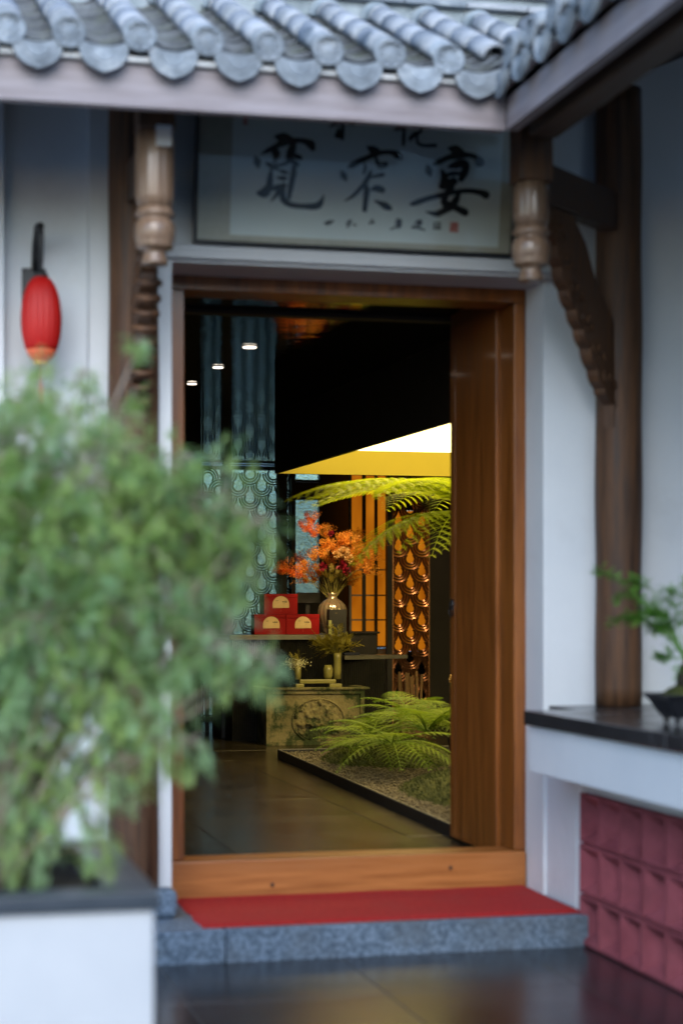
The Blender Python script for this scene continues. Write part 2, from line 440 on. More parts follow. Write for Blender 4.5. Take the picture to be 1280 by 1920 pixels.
def tag(o, label, cat, group=None, kind=None):
    if label: o['label'] = label
    if cat: o['category'] = cat
    if group: o['group'] = group
    if kind: o['kind'] = kind
    return o
def thing(name, label, cat, loc=(0, 0, 0), rotz=0, group=None):
    o = bpy.data.objects.new(name, None); COL.objects.link(o); o.location = loc; o.rotation_euler = (0, 0, rotz)
    o.empty_display_size = 0.1
    return tag(o, label, cat, group)
def BX(name, m, parent, x0, x1, y0, y1, z0, z1, bevel=0.0, label=None):
    o = MB().box(x0, x1, y0, y1, z0, z1).build(name, m, parent, bevel=bevel)
    if label: o['label'] = label
    return o

# ================================================================== SETTING: ground and floors
fl = MB().box(-6, 6, -11, -0.60, -0.30, -0.0025).build('courtyard_floor', M['grout'])
tag(fl, None, None, kind='structure')
tme = MB().box(-0.2984, 0.2984, -0.2984, 0.2984, -0.02, 0.0).mesh('tile', M['floor_tile'])
for i in range(-4, 6):
    for j in range(0, 9):
        put('tile', tme, fl, (i * 0.6 - 0.17 + 0.3, -0.65 - 0.31 - j * 0.6, random.uniform(-0.0006, 0.0006)), bevel=0.0008)
outer = MB().box(-60, 60, -60, -11.002, -0.4, -0.012).box(-60, -6.002, -11, 60, -0.4, -0.012).box(6.002, 60, -11, 60, -0.4, -0.012)\
    .box(-6, 6, 12.0, 60, -0.4, -0.012).build('ground', M['granite'])
tag(outer, None, None, kind='structure')
IZ = 0.19
ifl = MB().box(-1.2, 4.2, 0.0, 12.0, -0.3, IZ - 0.006).build('interior_floor', M['grout'])
tag(ifl, None, None, kind='structure')
ime = MB().box(-0.3985, 0.3985, -0.3985, 0.3985, -0.02, 0.0).mesh('tile', M['indoor_tile'])
for i in range(-1, 5):
    for j in range(0, 12):
        put('tile', ime, ifl, (i * 0.8 + 0.1, 0.12 + 0.4 + j * 0.8, IZ + random.uniform(-0.0008, 0.0008)), bevel=0.0015)

# ================================================================== GATEHOUSE
G = thing('gatehouse', 'white walled gatehouse with grey tiled eave over an open timber doorway', 'building', (0, 0, 0))
WF = -0.20
LX0, LX1 = -0.735, -0.672      # left pier
RX0 = 0.700
# walls
BX('wall', M['plaster'], G, -4.0, -1.235, WF, 0.0, 0.0, 3.1)
BX('wall', M['plaster'], G, -1.235, -0.945, WF + 0.07, 0.0, 0.0, 3.1, label='recessed wall panel behind the red lantern')
BX('wall', M['plaster'], G, -0.945, LX0 - 0.10, WF, 0.0, 0.0, 3.1)
BX('wall', M['plaster'], G, LX0 - 0.10, LX0, WF + 0.05, 0.0, 0.105, 3.1)
BX('door_pier', M['plaster'], G, LX0, LX1, -0.285, 0.0, 0.105, 2.34, bevel=0.004, label='narrow white plaster pier left of the doorway')
BX('wall', M['plaster'], G, RX0, 3.0, WF, 0.0, 0.0, 3.3)
BX('wall', M['plaster'], G, LX0, RX0, WF, 0.0, 2.405, 3.1, label='wall above the doorway')
BX('lintel', M['white_paint'], G, LX0, RX0 + 0.03, -0.262, 0.0, 2.34, 2.403, bevel=0.004)
BX('lintel_ledge', M['white_paint'], G, LX0 + .002, RX0 + 0.028, -0.285, -0.264, 2.352, 2.372, bevel=0.004)
# granite block at the foot of the left pier
MB().box(-0.79, -0.668, -0.40, -0.29, 0.105, 0.20).build('pier_stone', M['granite'], G, bevel=0.02)
# step
step = thing('stone_step', 'speckled grey granite step below the red carpet and doorway', 'step', (0, -0.3, 0))
for k, (a, b) in enumerate([(-2.9, -1.70), (-1.70, -0.55), (-0.55, 0.712)]):
    MB().box(a + .0015, b - .0015, -0.36, 0.30, -0.02, 0.105).build('granite_slab', M['granite'], step, bevel=0.006)
# carpet with a slight wave
cm = MB(); nx, ny = 60, 24
for i in range(nx + 1):
    for j in range(ny + 1):
        u, v = i / nx, j / ny
        x = -0.622 + (0.698 + 0.622) * u; y = -0.012 - 0.605 * v
        if y < -0.2 and u < 0.02: x += 0.004 * sin(y * 30)
        z = 0.1085 + 0.0085 + 0.0022 * noise.noise((x * 5, y * 6, 0)) + 0.001 * noise.noise((x * 19, y * 19, 0))
        if i in (0, nx) or j in (0, ny): z = 0.1062
        cm.v.append((x, y, z))
for i in range(nx):
    for j in range(ny):
        a = i * (ny + 1) + j
        cm.f.append((a, a + 1, a + ny + 2, a + ny + 1))
cp = cm.build('carpet', M['carpet'], smooth=True)
tag(cp, 'bright red carpet runner laid on the granite step before the threshold', 'carpet')

# door frame
DF = MB().box(-0.671, -0.588, -0.015, 0.15, 0.246, 2.288).build('door_jamb', M['door_wood'], G, bevel=0.003)
DF['label'] = 'left door jamb, reddish brown'
MB().box(0.652, 0.692, -0.015, 0.155, 0.246, 2.288).build('door_jamb', M['door_wood'], G, bevel=0.003)['label'] = 'right door jamb, reddish brown'
MB().box(0.690, 0.70, -0.005, 0.15, 0.105, 2.34).build('door_stop', M['door_wood'], G)
MB().box(-0.671, 0.692, -0.018, 0.155, 2.290, 2.392).build('door_head', M['door_wood'], G, bevel=0.003)
TH = MB().box(-0.671, 0.694, -0.03, 0.13, 0.104, 0.244).build('threshold', M['threshold_wood'], G, bevel=0.005)
for (kx, kz) in ((-0.27, 0.15), (0.40, 0.19)):
    kb = MB()
    kb.lathe([(0.0, 0), (0.008, 0.0004), (0.007, 0.0008), (0.001, 0.001)], 0, 0, 10)
    kb.v = [(kx + x * 1.0, -0.030 - z, kz + y * 1.2) for (x, y, z) in kb.v]
    kb.build('knot', M['dark_wood'], TH, smooth=True)

# door leaf, swung inward at right
DL = MB().box(0.640, 0.672, 0.165, 0.205, 0.205, 2.36).box(0.640, 0.672, 0.70, 0.765, 0.205, 2.36) \
    .box(0.640, 0.672, 0.205, 0.70, 0.205, 0.225).box(0.640, 0.672, 0.205, 0.70, 2.30, 2.36).build('door_leaf', M['door_wood'], G, bevel=0.002)
DL['label'] = 'tall timber door leaf swung open inward at right'
for k in range(2):
    y0 = 0.205 + k * 0.2475
    MB().box(0.6412, 0.671, y0 + 0.0006, y0 + 0.2469, 0.2255, 2.2995).build('plank', M['door_wood'], DL)
hm = MB().lathe([(0.001, 0), (0.022, 0.002), (0.024, 0.006), (0.012, 0.012), (0.001, 0.014)], 0, 0, 16)
hm.v = [(0.640 - z, 0.725 + x, 1.165 + y) for (x, y, z) in hm.v]
ring = [(0.632, 0.725 + 0.022 * sin(t), 1.14 + 0.024 * cos(t)) for t in [2 * pi * k / 16 for k in range(17)]]
hm.tube(ring, 0.003, 6, cap=False)
hm.build('ring_handle', M['black_metal'], DL, smooth=True)

# interior shell
BX('interior_wall', M['matte_black'], G, -1.25, -1.20, 0.0, 9.4, IZ - .1, 3.0)
BX('interior_wall', M['matte_black'], G, 4.20, 4.25, 0.0, 9.4, IZ - .1, 3.0)
BX('interior_wall', M['matte_black'], G, -1.2, -0.62, 0.001, 0.05, IZ, 2.38)
BX('interior_wall', M['matte_black'], G, 0.70, 4.2, 0.001, 0.05, IZ - .1, 2.38)
BX('interior_wall', M['matte_black'], G, -1.2, 4.2, 0.001, 0.05, 2.39, 3.0)
CEIL = 2.38
BX('mirror_ceiling', M['mirror_ceiling'], G, -1.2, 4.2, 0.052, 9.35, CEIL, CEIL + 0.05, label='glossy black ceiling that mirrors the room')
BX('ceiling_batten', M['matte_black'], G, -1.2, 4.2, 0.93, 1.0, CEIL - 0.018, CEIL - .002)
BX('roof_deck', M['matte_black'], G, -1.3, 4.3, 0.0, 9.5, 3.02, 3.1)
YB = 9.10
Xb = lambda px: at_y(px, 1000, YB).x
Zb = lambda py: at_y(560, py, YB).z
# back wall with window openings
bw = [(-1.2, Xb(378)), (Xb(602), Xb(655)), (Xb(806), 4.2)]
for a, b in bw:
    BX('interior_wall', M['matte_black'], G, a, b, YB + 0.02, YB + 0.15, IZ, CEIL - .001)
BX('interior_wall', M['matte_black'], G, Xb(378), Xb(602), YB + 0.02, YB + 0.15, IZ - .1, Zb(1345))

def window(x0, x1, z0, z1, label):
    w = MB().box(x0, x0 + 0.02, YB + .03, YB + .09, z0, z1).box(x1 - 0.02, x1, YB + .03, YB + .09, z0, z1) \
        .box(x0 + .02, x1 - .02, YB + .03, YB + .09, z0, z0 + 0.02).box(x0 + .02, x1 - .02, YB + .03, YB + .09, z1 - 0.02, z1).build('window', M['black_paint'], G)
    w['label'] = label
    MB().box(x0 + .021, x1 - .021, YB + .05, YB + .056, z0 + .021, z1 - .021).build('pane', M['win_glass'], w)
ZL, ZU = Zb(1345), CEIL - 0.02
window(Xb(378) - .02, Xb(420), ZL, ZU, 'tall textured window behind the left lattice')
window(Xb(428), Xb(528), ZL, ZU, 'wide textured window behind the middle lattice')
window(Xb(534), Xb(547), ZL, ZU, 'very narrow textured window strip')
window(Xb(551), Xb(604), Zb(1117), Zb(932), 'textured window behind the dried bouquet')
window(Xb(551), Xb(604), Zb(903), ZU, 'shallow transom window under the ceiling')
BX('interior_wall', M['matte_black'], G, Xb(549.5), Xb(604.5), YB + .022, YB + .14, Zb(931), Zb(904))
BX('interior_wall', M['matte_black'], G, Xb(549.5), Xb(604.5), YB + .022, YB + .14, IZ, Zb(1118))
for a, b in ((417, 431), (520, 536), (544.5, 552)):
    BX('window_post', M['black_paint'], G, Xb(a), Xb(b), YB - 0.05, YB + 0.018, IZ, CEIL - .003)
BX('window_rail', M['black_paint'], G, Xb(378), Xb(520), YB - 0.048, YB + 0.016, Zb(874), Zb(862) - .01)
BX('window_rail', M['black_paint'], G, Xb(378), Xb(520), YB - 0.048, YB + 0.016, Zb(1200), Zb(1190))
BX('window_rail', M['black_paint'], G, Xb(378), Xb(606), YB - 0.055, YB + 0.02, Zb(1352), Zb(1341))

# hedge beyond the windows
random.seed(3)
hb = MB()
for k in range(30000):
    x = random.uniform(0.4, 4.0); z = random.uniform(0.0, 2.35 + 0.35 * noise.noise((x * 2, 0, 0))); y = 10.3 + random.uniform(0, .7)
    if noise.noise((x * 1.6, z * 1.6, 5)) > 0.34: continue
    p = Vector((x, y, z)); s = random.uniform(.02, .045)
    a = Vector((random.uniform(-1, 1), random.uniform(-1, 1), random.uniform(-1, 1))).normalized() * s
    b = Vector((random.uniform(-1, 1), random.uniform(-1, 1), random.uniform(-1, 1))).normalized() * s * .5
    hb.quad(p, p + a * .5 + b, p + a, p + a * .5 - b)
tag(hb.build('hedge', M['hedge']), 'green hedge growing outside the back windows', 'hedge', kind='stuff')

# ------------------------------------------------------------------ scale-pattern lattice screens
R_, H_ = 0.1025, 0.1055
_cache = {}
def scale_mesh(up, cl, cr, m):
    key = (up, round(cl, 3), round(cr, 3), m.name)
    if key in _cache: return _cache[key]
    mb = MB()
    sg = 1 if up else -1
    for (ri, ro) in (((0.0340, 0.0550), (0.0585, 0.0775), (0.0810, 0.1020)) if 'bronze' in m.name else ((0.0400, 0.0540), (0.0620, 0.0745), (0.0830, 0.0965))):
        rm = (ri + ro) / 2
        # open angle on each side
        N = 28; th_max = 0
        for q in range(0, 140):
            th = q * pi / 140
            x = rm * sin(th); z = -rm * cos(th)
            if sqrt((x - R_) ** 2 + (z - H_) ** 2) < R_ - 0.002: break
            if x > R_: break
            th_max = th
            if th > 2.45: break
        segs = []
        cur = []
        for q in range(N + 1):
            th = -th_max + 2 * th_max * q / N
            xm = rm * sin(th)
            if cl <= xm <= cr: cur.append(th)
            else:
                if len(cur) > 1: segs.append(cur)
                cur = []
        if len(cur) > 1: segs.append(cur)
        for sgm in segs:
            n0 = len(mb.v)
            for th in sgm:
                for (r, y) in ((ri, 0.0), (rm, -0.006), (ro, 0.0), (ro, 0.016), (ri, 0.016)):
                    mb.v.append((r * sin(th), y, -sg * r * cos(th)))
            for i in range(len(sgm) - 1):
                for k in range(5):
                    k2 = (k + 1) % 5
                    mb.f.append((n0 + i*5 + k, n0 + i*5 + k2, n0 + (i+1)*5 + k2, n0 + (i+1)*5 + k))
    me = mb.mesh('scale_tracery', m) if mb.v else None
    _cache[key] = me
    return me

def screen(name, label, x0, x1, z0, z1, y, up, m, ox=0.0, oz=0.0, frame=0.012):
    t = thing(name, label, 'lattice screen', (x0, y, z0))
    fm = MB().box(0, frame, -.005, .02, 0, z1 - z0).box(x1 - x0 - frame, x1 - x0, -.005, .02, 0, z1 - z0) \
        .box(frame, x1 - x0 - frame, -.005, .02, 0, frame).box(frame, x1 - x0 - frame, -.005, .02, z1 - z0 - frame, z1 - z0)
    fm.build('frame', m, t)
    w, h = x1 - x0, z1 - z0
    oz = ((h - .066) % H_) if up else ((h - R_ - .003) % H_)
    j0 = int(((h - .066) if up else (h - R_ - .003)) / H_)
    n = 0
    for j in range(-1, int(h / H_) + 2):
        cz = j * H_ + oz
        lo, hi = (cz - R_, cz + H_ * .6) if up else (cz - H_ * .6, cz + R_)
        if lo < -0.001 or hi > h + 0.001: continue
        for i in range(-1, int(w / (2 * R_)) + 3):
            cx = i * 2 * R_ + ((j % 2) * R_) + ox
            if cx + R_ < 0.02 or cx - R_ > w - 0.02: continue
            cl = max(-R_, -cx + frame * .5); cr = min(R_, w - cx - frame * .5)
            me = scale_mesh(up, cl, cr, m)
            if me is None: continue
            put('scale_tracery', me, t, (cx, 0, cz)); n += 1
    return t
screen('lattice_screen', 'narrow black fish-scale lattice with arches upward, left of the dark post', Xb(378), Xb(417), Zb(1340), Zb(876), YB - .02, False, M['black_metal'], ox=0.155, oz=.06)
screen('lattice_screen', 'wide black fish-scale lattice with hanging scales behind the red boxes', Xb(431), Xb(520), Zb(1340), Zb(876), YB - .02, True, M['black_metal'], ox=0.07, oz=0.1)
screen('lattice_screen', 'sliver of black fish-scale lattice between two dark posts', Xb(535), Xb(545), Zb(1340), Zb(876), YB - .02, True, M['black_metal'], ox=0.05, oz=0.1, frame=.004)
YS = 8.6
Xs = lambda px: at_y(px, 1000, YS).x
Zs = lambda py: at_y(770, py, YS).z
screen('lattice_screen', 'glossy bronze fish-scale lattice glowing in front of orange panels', Xs(735), Xs(805), IZ, CEIL - .01, YS, True, M['bronze'], ox=0.055, oz=0.06)
bp = BX('screen_post', M['black_paint'], None, Xs(725), Xs(734), YS - .02, YS + .05, IZ, CEIL - .003)
tag(bp, 'black upright post left of the bronze lattice screen', 'post')
# small round studs continue right of the bronze lattice
BX('interior_wall', M['matte_black'], G, Xs(806), 4.19, YS, YS + .05, IZ, CEIL - .003)

# backlit orange panels
sh = thing('backlit_panel', 'glowing orange paper panel divided by dark bars right of the bouquet', 'lit panel', (0, 0, 0))
Ys2 = 8.95
X2 = lambda px: at_y(px, 1000, Ys2).x
Z2 = lambda py: at_y(690, py, Ys2).z
MB().box(X2(657), X2(727), Ys2, Ys2 + .02, Z2(1213), CEIL - .01).build('paper', M['orange_panel'], sh)
for a, b in ((653, 657.5), (678, 684), (701, 706)):
    MB().box(X2(a), X2(b), Ys2 - .03, Ys2 - .002, Z2(1345), CEIL - .012).build('upright', M['grey_frame'] if a == 653 else M['black_paint'], sh)
for yy in (1068, 1116, 1162, 1212):
    for a, b in ((658, 678), (684, 701), (706, 727)):
        MB().box(X2(a), X2(b), Ys2 - .025, Ys2 - .003, Z2(yy + 1.7), Z2(yy - 1.2)).build('crossbar', M['grey_frame'], sh)
MB().box(X2(657), X2(727), Ys2, Ys2 + .02, IZ, Z2(1216)).build('lower_board', M['grey_frame'], sh)
sh2 = thing('backlit_panel', 'glowing orange paper panel seen through the bronze lattice', 'lit panel', (0, 0, 0))
MB().box(Xs(735) + .02, Xs(806) + .05, YS + .25, YS + .27, Zs(1222), Zs(955)).build('paper', M['orange_panel'], sh2)
MB().box(Xs(735) + .02, Xs(806) + .05, YS + .245, YS + .28, IZ, Zs(1223)).build('lower_board', M['ribbed'], sh2)
MB().box(Xs(735) + .02, Xs(806) + .05, YS + .245, YS + .28, Zs(954), CEIL - .003).build('upper_board', M['matte_black'], sh2)

# ------------------------------------------------------------------ luminous canopy over the indoor garden
cn = thing('light_canopy', 'hanging black box canopy with yellow lining and lit white panel above the ferns', 'light', (0, 0, 0))
CB = 2.0
p_far = at_z(515, 888, CB); p_near = at_z(850, 790, CB)
cx0, cy1 = p_far.x, p_far.y
cy0 = 0.9
cx0n = p_near.x + (p_near.x - p_far.x) * (p_near.y - cy0) / (p_far.y - p_near.y) * 1.0
ctop = CEIL - .002
panel_z = at_y(760, 847, cy1).z
mb = MB(); t_ = 0.02
# left side board (slightly splayed), its top at the ceiling
mb.poly([Vector((cx0n, cy0, CB)), Vector((cx0, cy1, CB)), Vector((cx0, cy1, ctop)), Vector((cx0n, cy0, ctop))], (t_, 0, 0))
mb.build('side_board', M['matte_black'], cn)
MB().box(cx0 + t_, 4.15, cy1 + .003, cy1 + .02, CB, ctop).build('end_board', M['matte_black'], cn)
MB().box(cx0 + t_ + .002, 4.14, cy1 - .010, cy1 + .001, CB + .001, panel_z).build('yellow_lining', M['yellow_face'], cn)
MB().box(cx0n + t_ + .01, 4.15, cy0, cy0 + .02, CB, ctop).build('end_board', M['matte_black'], cn)
pm = MB()
pm.poly([Vector((cx0n + t_ + .01, cy0 + .03, panel_z)), Vector((4.12, cy0 + .03, panel_z)), Vector((4.12, cy1 - .012, panel_z)), Vector((cx0 + t_ + .003, cy1 - .012, panel_z))], (0, 0, .015))
pm.build('lit_panel', M['lit_panel'], cn)

# downlights
for k, (px, py, w) in enumerate([(468, 649, 26), (409, 687, 20), (360, 718, 18)]):
    p = at_z(px, py, CEIL)
    r = w / 2 * (p - CAMLOC).dot(FW) / F
    d = thing('downlight', ['round ceiling downlight nearest the doorway', 'round ceiling downlight, second of the row', 'round ceiling downlight farthest left in the row'][k], 'downlight', (p.x, p.y, CEIL - .004), group='ceiling downlights')
    MB().lathe([(r * 1.25, 0), (r * 1.25, .0035), (r, .0035), (r, 0.0)], 0, 0, 20).build('rim', M['black_metal'], d)
    MB().lathe([(r * .98, -.003), (r * .98, -.001)], 0, 0, 20).build('lamp', M['downlight'], d)
for k, (px, py, w) in enumerate([(598, 905.5, 7), (640, 894, 8)]):
    p = at_z(px, py, CEIL); r = .035
    d = thing('downlight', ['tiny far ceiling downlight above the orange bouquet', 'tiny far ceiling downlight under the yellow canopy edge'][k], 'downlight', (p.x, min(p.y, YB - .3), CEIL - .004), group='ceiling downlights')
    MB().lathe([(r * 1.25, 0), (r * 1.25, .0035), (r, .0035), (r, 0.0)], 0, 0, 20).build('rim', M['black_metal'], d)
    MB().lathe([(r * .98, -.003), (r * .98, -.001)], 0, 0, 20).build('lamp', M['downlight'], d)
# warm accent lamps on the counter display (the room's spot lights)
def spot(loc, tgt, e, col, size, blend=0.5, r=0.03):
    l = bpy.data.lights.new('spot_lamp', 'SPOT'); l.energy = e; l.color = col; l.spot_size = radians(size); l.spot_blend = blend; l.shadow_soft_size = r
    o = bpy.data.objects.new('spot_lamp', l); COL.objects.link(o); o.location = loc
    o.rotation_euler = (Vector(loc) - Vector(tgt)).to_track_quat('Z', 'Y').to_euler()
    return o

# ------------------------------------------------------------------ counter and what stands on it
CNT = thing('reception_counter', 'dark ribbed reception counter with grey stone top carrying the red boxes', 'counter', (0, 0, 0))
YC = 6.55
c0 = at_y(430, 1189, YC); c1 = at_y(650, 1189, YC)
ZC = 0.955
MB().box(c0.x, c1.x, YC, YC + 0.75, ZC - .035, ZC).build('counter_top', M['counter_top'], CNT, bevel=.003)
MB().box(c0.x + .03, c1.x - .02, YC + .05, YC + .72, IZ, ZC - .036).build('counter_body', M['ribbed'], CNT)
rb = MB()
x = c0.x + .032
while x < c1.x - .03:
    rb.tube([(x, YC + .047, IZ + .01), (x, YC + .047, ZC - .038)], .0055, 6); x += .0145
o = rb.build('ribs', M['ribbed'], CNT); o['kind'] = 'stuff'
# lower wing on the right
L0 = at_y(650, 1238, YC + .05); L1 = at_y(766, 1238, YC + .3)
ZLW = 0.80
CW = thing('side_counter', 'lower dark counter wing with pointed grey top right of the reception counter', 'counter', (0, 0, 0))
MB().poly([Vector((c1.x + .004, YC + .08, ZLW - .03)), Vector((L1.x, YC + .33, ZLW - .03)), Vector((c1.x + .10, YC + .80, ZLW - .03)), Vector((c1.x + .004, YC + .80, ZLW - .03))], (0, 0, .03)).build('counter_top', M['counter_top'], CW, bevel=.002)
MB().box(c1.x + .004, at_y(713, 1300, YC + .3).x, YC + .18, YC + .70, IZ, ZLW - .031).build('counter_body', M['ribbed'], CW)
rb = MB(); x = c1.x + .012; xe = at_y(713, 1300, YC + .3).x
while x < xe:
    rb.tube([(x, YC + .177, IZ + .01), (x, YC + .177, ZLW - .035)], .0055, 6); x += .0145
o = rb.build('ribs', M['ribbed'], CW); o['kind'] = 'stuff'
cb = thing('black_cabinet', 'small black wooden chest standing on the lower counter wing', 'cabinet', (0, 0, 0))
k0 = at_y(656, 1185, YC + .45); k1 = at_y(711, 1185, YC + .45)
MB().box(k0.x, k1.x - .02, YC + .45, YC + .70, ZLW + .001, 0.955).build('carcass', M['ribbed'], cb, bevel=.003)
MB().box(k0.x - .01, k1.x, YC + .435, YC + .71, 0.956, .972).build('lid', M['ribbed'], cb, bevel=.003)
fo = at_y(692, 1230, YC + .3)
MB().box(c1.x + .03, c1.x + .15, YC + .2, YC + .30, ZLW + .001, ZLW + .018).build('folder', M['blue_cloth'], bevel=.004)
tag(bpy.data.objects['folder'], 'dark navy folder lying on the lower counter wing', 'folder')
# dark cabinet left of the counter
lc = thing('low_cabinet', 'black low cabinet left of the carved trough', 'cabinet', (0, 0, 0))
a = at_y(415, 1300, 6.9).x; b = at_y(472, 1300, 6.9).x
MB().box(a, b, 6.9, 7.3, IZ, 0.90).build('carcass', M['black_paint'], lc, bevel=.004)
MB().box(a - .015, b, 6.88, 7.31, .901, .92).build('top', M['black_paint'], lc, bevel=.003)
sb = thing('side_table', 'dark side table against the lattice at far left', 'table', (0, 0, 0))
a = at_y(338, 1208, 7.6).x; b = at_y(398, 1208, 7.6).x
MB().box(a, b, 7.6, 8.1, .80, .825).build('table_top', M['counter_top'], sb, bevel=.003)
for q in ((a + .02, 7.62), (b - .05, 7.62), (a + .02, 8.05), (b - .05, 8.05)):
    MB().box(q[0], q[0] + .03, q[1], q[1] + .03, IZ, .799).build('leg', M['black_paint'], sb)

# red gift boxes with domed cream emblem
def gift_box(px0, px1, pyb, pyt, Y, rot, label, lab_c):
    p0 = at_y(px0, pyb, Y); p1 = at_y(px1, pyb, Y)
    w = p1.x - p0.x; h = at_y(px0, pyt, Y).z - at_y(px0, pyb, Y).z
    return w, h
BW, BH, BD = 0.250, 0.148, 0.17
def make_box(x, z, y, rot, label, dark=0.0):
    t = thing('gift_box', label, 'box', (x, y, z), rot, group='stacked red gift boxes')
    MB().box(-BW/2, BW/2, 0, BD, 0, BH * .80).build('body', M['red_box'], t, bevel=.002)
    MB().box(-BW/2 - .001, BW/2 + .001, -.001, BD + .001, BH * .80 + .001, BH).build('lid', M['red_box'], t, bevel=.002)
    out = []
    R = .062; cz = BH * .48
    for k in range(0, 25):
        th = pi * k / 24
        out.append(Vector((R * cos(th), -.0032, cz + R * sin(th) * .98)))
    zz = cz
    for k in range(0, 17):
        xx = -R + 2 * R * k / 16
        out.append(Vector((xx, -.0032, cz - .018 - (0.006 if k % 2 else 0) - 0.006 * abs(sin(k * 1.7)))))
    lab = MB().poly(out, (0, .0018, 0)).build('emblem', M['cream_label'], t)
    s = MB()
    for (ax, az, bx, bz) in ((-.038, .026, -.020, .027), (.008, .014, .014, .024), (.014, .024, .017, .012), (.020, .012, .026, .026),
                             (.026, .026, .028, .012), (.032, .014, .040, .018), (.036, .026, .038, .010), (.044, .012, .044, .024), (.008, .018, .046, .017),
                             (.022, .004, .026, .004)):
        s.poly([Vector((ax, -.0042, cz + az)), Vector((bx, -.0042, cz + bz)), Vector((bx + .002, -.0042, cz + bz + .0026)), Vector((ax + .002, -.0042, cz + az + .0026))], (0, .0008, 0))
    s.build('lettering', M['ink'], t)
    s2 = MB().box(-.003, .003, -.0035, -.0012, BH * .14, BH * .26).box(-.006, .006, -.0033, -.0012, BH * .12, BH * .15)
    s2.build('stem_print', M['lantern_red'], t)
    return t
YBX = YC + .18
bz = ZC + .001
xa = at_y(509, 1150, YBX).x; xb = at_y(566, 1150, YBX).x; xc = at_y(527, 1110, YBX).x
make_box(xa, bz, YBX + .01, radians(-3), 'lower left red gift box, half hidden by the green shrub')
make_box(xb + .008, bz, YBX, radians(3), 'lower right red gift box beside the pearl gold vase')
make_box(xc, bz + BH + .001, YBX + .01, radians(0), 'topmost red gift box standing across the two lower ones')

# pearl gold vase
vx = at_y(623, 1140, YC + .32)
VS = tag(MB().lathe([(.045, 0), (.055, .004), (.085, .06), (.108, .12), (.112, .17), (.10, .215), (.07, .245), (.042, .262), (.034, .275), (.036, .29), (.046, .305), (.040, .306), (.030, .29), (.028, .275)],
     0, 0, 80, flute=16, fl=.06, rng=(2, 7)).build('gold_vase', M['gold_ceramic'], smooth=True, loc=(vx.x, YC + .32, ZC + .001)),
     'round ribbed pearl gold vase holding the orange dried bouquet', 'vase')
VTOP = Vector((vx.x, YC + .32, ZC + .30))
bc = thing('black_gift_bag', 'small black rectangular case in front of the gold vase', 'case', (0, 0, 0))
q0 = at_y(617, 1185, YC + .12); q1 = at_y(650, 1185, YC + .12)
MB().box(q0.x, q1.x, YC + .12, YC + .2, ZC + .001, ZC + .185).build('body', M['black_paint'], bc, bevel=.002)
MB().box(q0.x + .045, q0.x + .062, YC + .116, YC + .119, ZC + .155, ZC + .160).build('badge', M['gold_ceramic'], bc)
cd = MB().box(q0.x - .010, q0.x + .012, YC + .09, YC + .115, ZC + .001, ZC + .105).build('table_card', M['green_strip'], bevel=.001)
tag(cd, 'thin pale yellow-green upright card beside the black case', 'card')
mn = thing('monitor', 'flat black monitor behind the red boxes', 'monitor', (0, 0, 0))
m0 = at_y(556, 1122, YC + .62); m1 = at_y(600, 1122, YC + .62)
MB().box(m0.x, m1.x, YC + .62, YC + .64, at_y(575, 1131, YC + .62).z, at_y(575, 1111, YC + .62).z).build('screen', M['black_paint'], mn, bevel=.003)
MB().box((m0.x + m1.x)/2 - .015, (m0.x + m1.x)/2 + .015, YC + .642, YC + .66, ZC + .001, at_y(575, 1125, YC + .62).z).build('stand', M['black_paint'], mn)

# ------------------------------------------------------------------ plants: sprays and fronds
def rnd(a=1.0): return random.uniform(-a, a)
def rvec(): 
    v = Vector((random.gauss(0, 1), random.gauss(0, 1), random.gauss(0, 1)))
    return v.normalized()

def feather(mb, p, d, L, wid, n=9, droop=0.3, lw=0.16, upv=None):
    """one small spray: a bent axis with paired narrow leaflets"""
    d = d.normalized()
    side = d.cross(upv or Vector((0, 0, 1)))
    if side.length < .1: side = Vector((1, 0, 0))
    side.normalize()
    pts = []
    q = p.copy(); dd = d.copy()
    for i in range(n + 1):
        pts.append(q.copy()); dd = (dd + Vector((0, 0, -droop / n))).normalized(); q = q + dd * (L / n)
    for i in range(1, n + 1):
        t = i / n
        ll = wid * (sin(pi * min(1, t * .85 + .12)) ** .7) * random.uniform(.75, 1.15)
        ax = (pts[i] - pts[i-1]).normalized()
        for s in (-1, 1):
            ld = (ax * .75 + side * s + Vector((0, 0, rnd(.25)))).normalized()
            e = pts[i] + ld * ll
            w = ax * (ll * lw)
            m_ = pts[i] + ld * ll * .5
            mb.quad(pts[i], m_ + w, e, m_ - w)

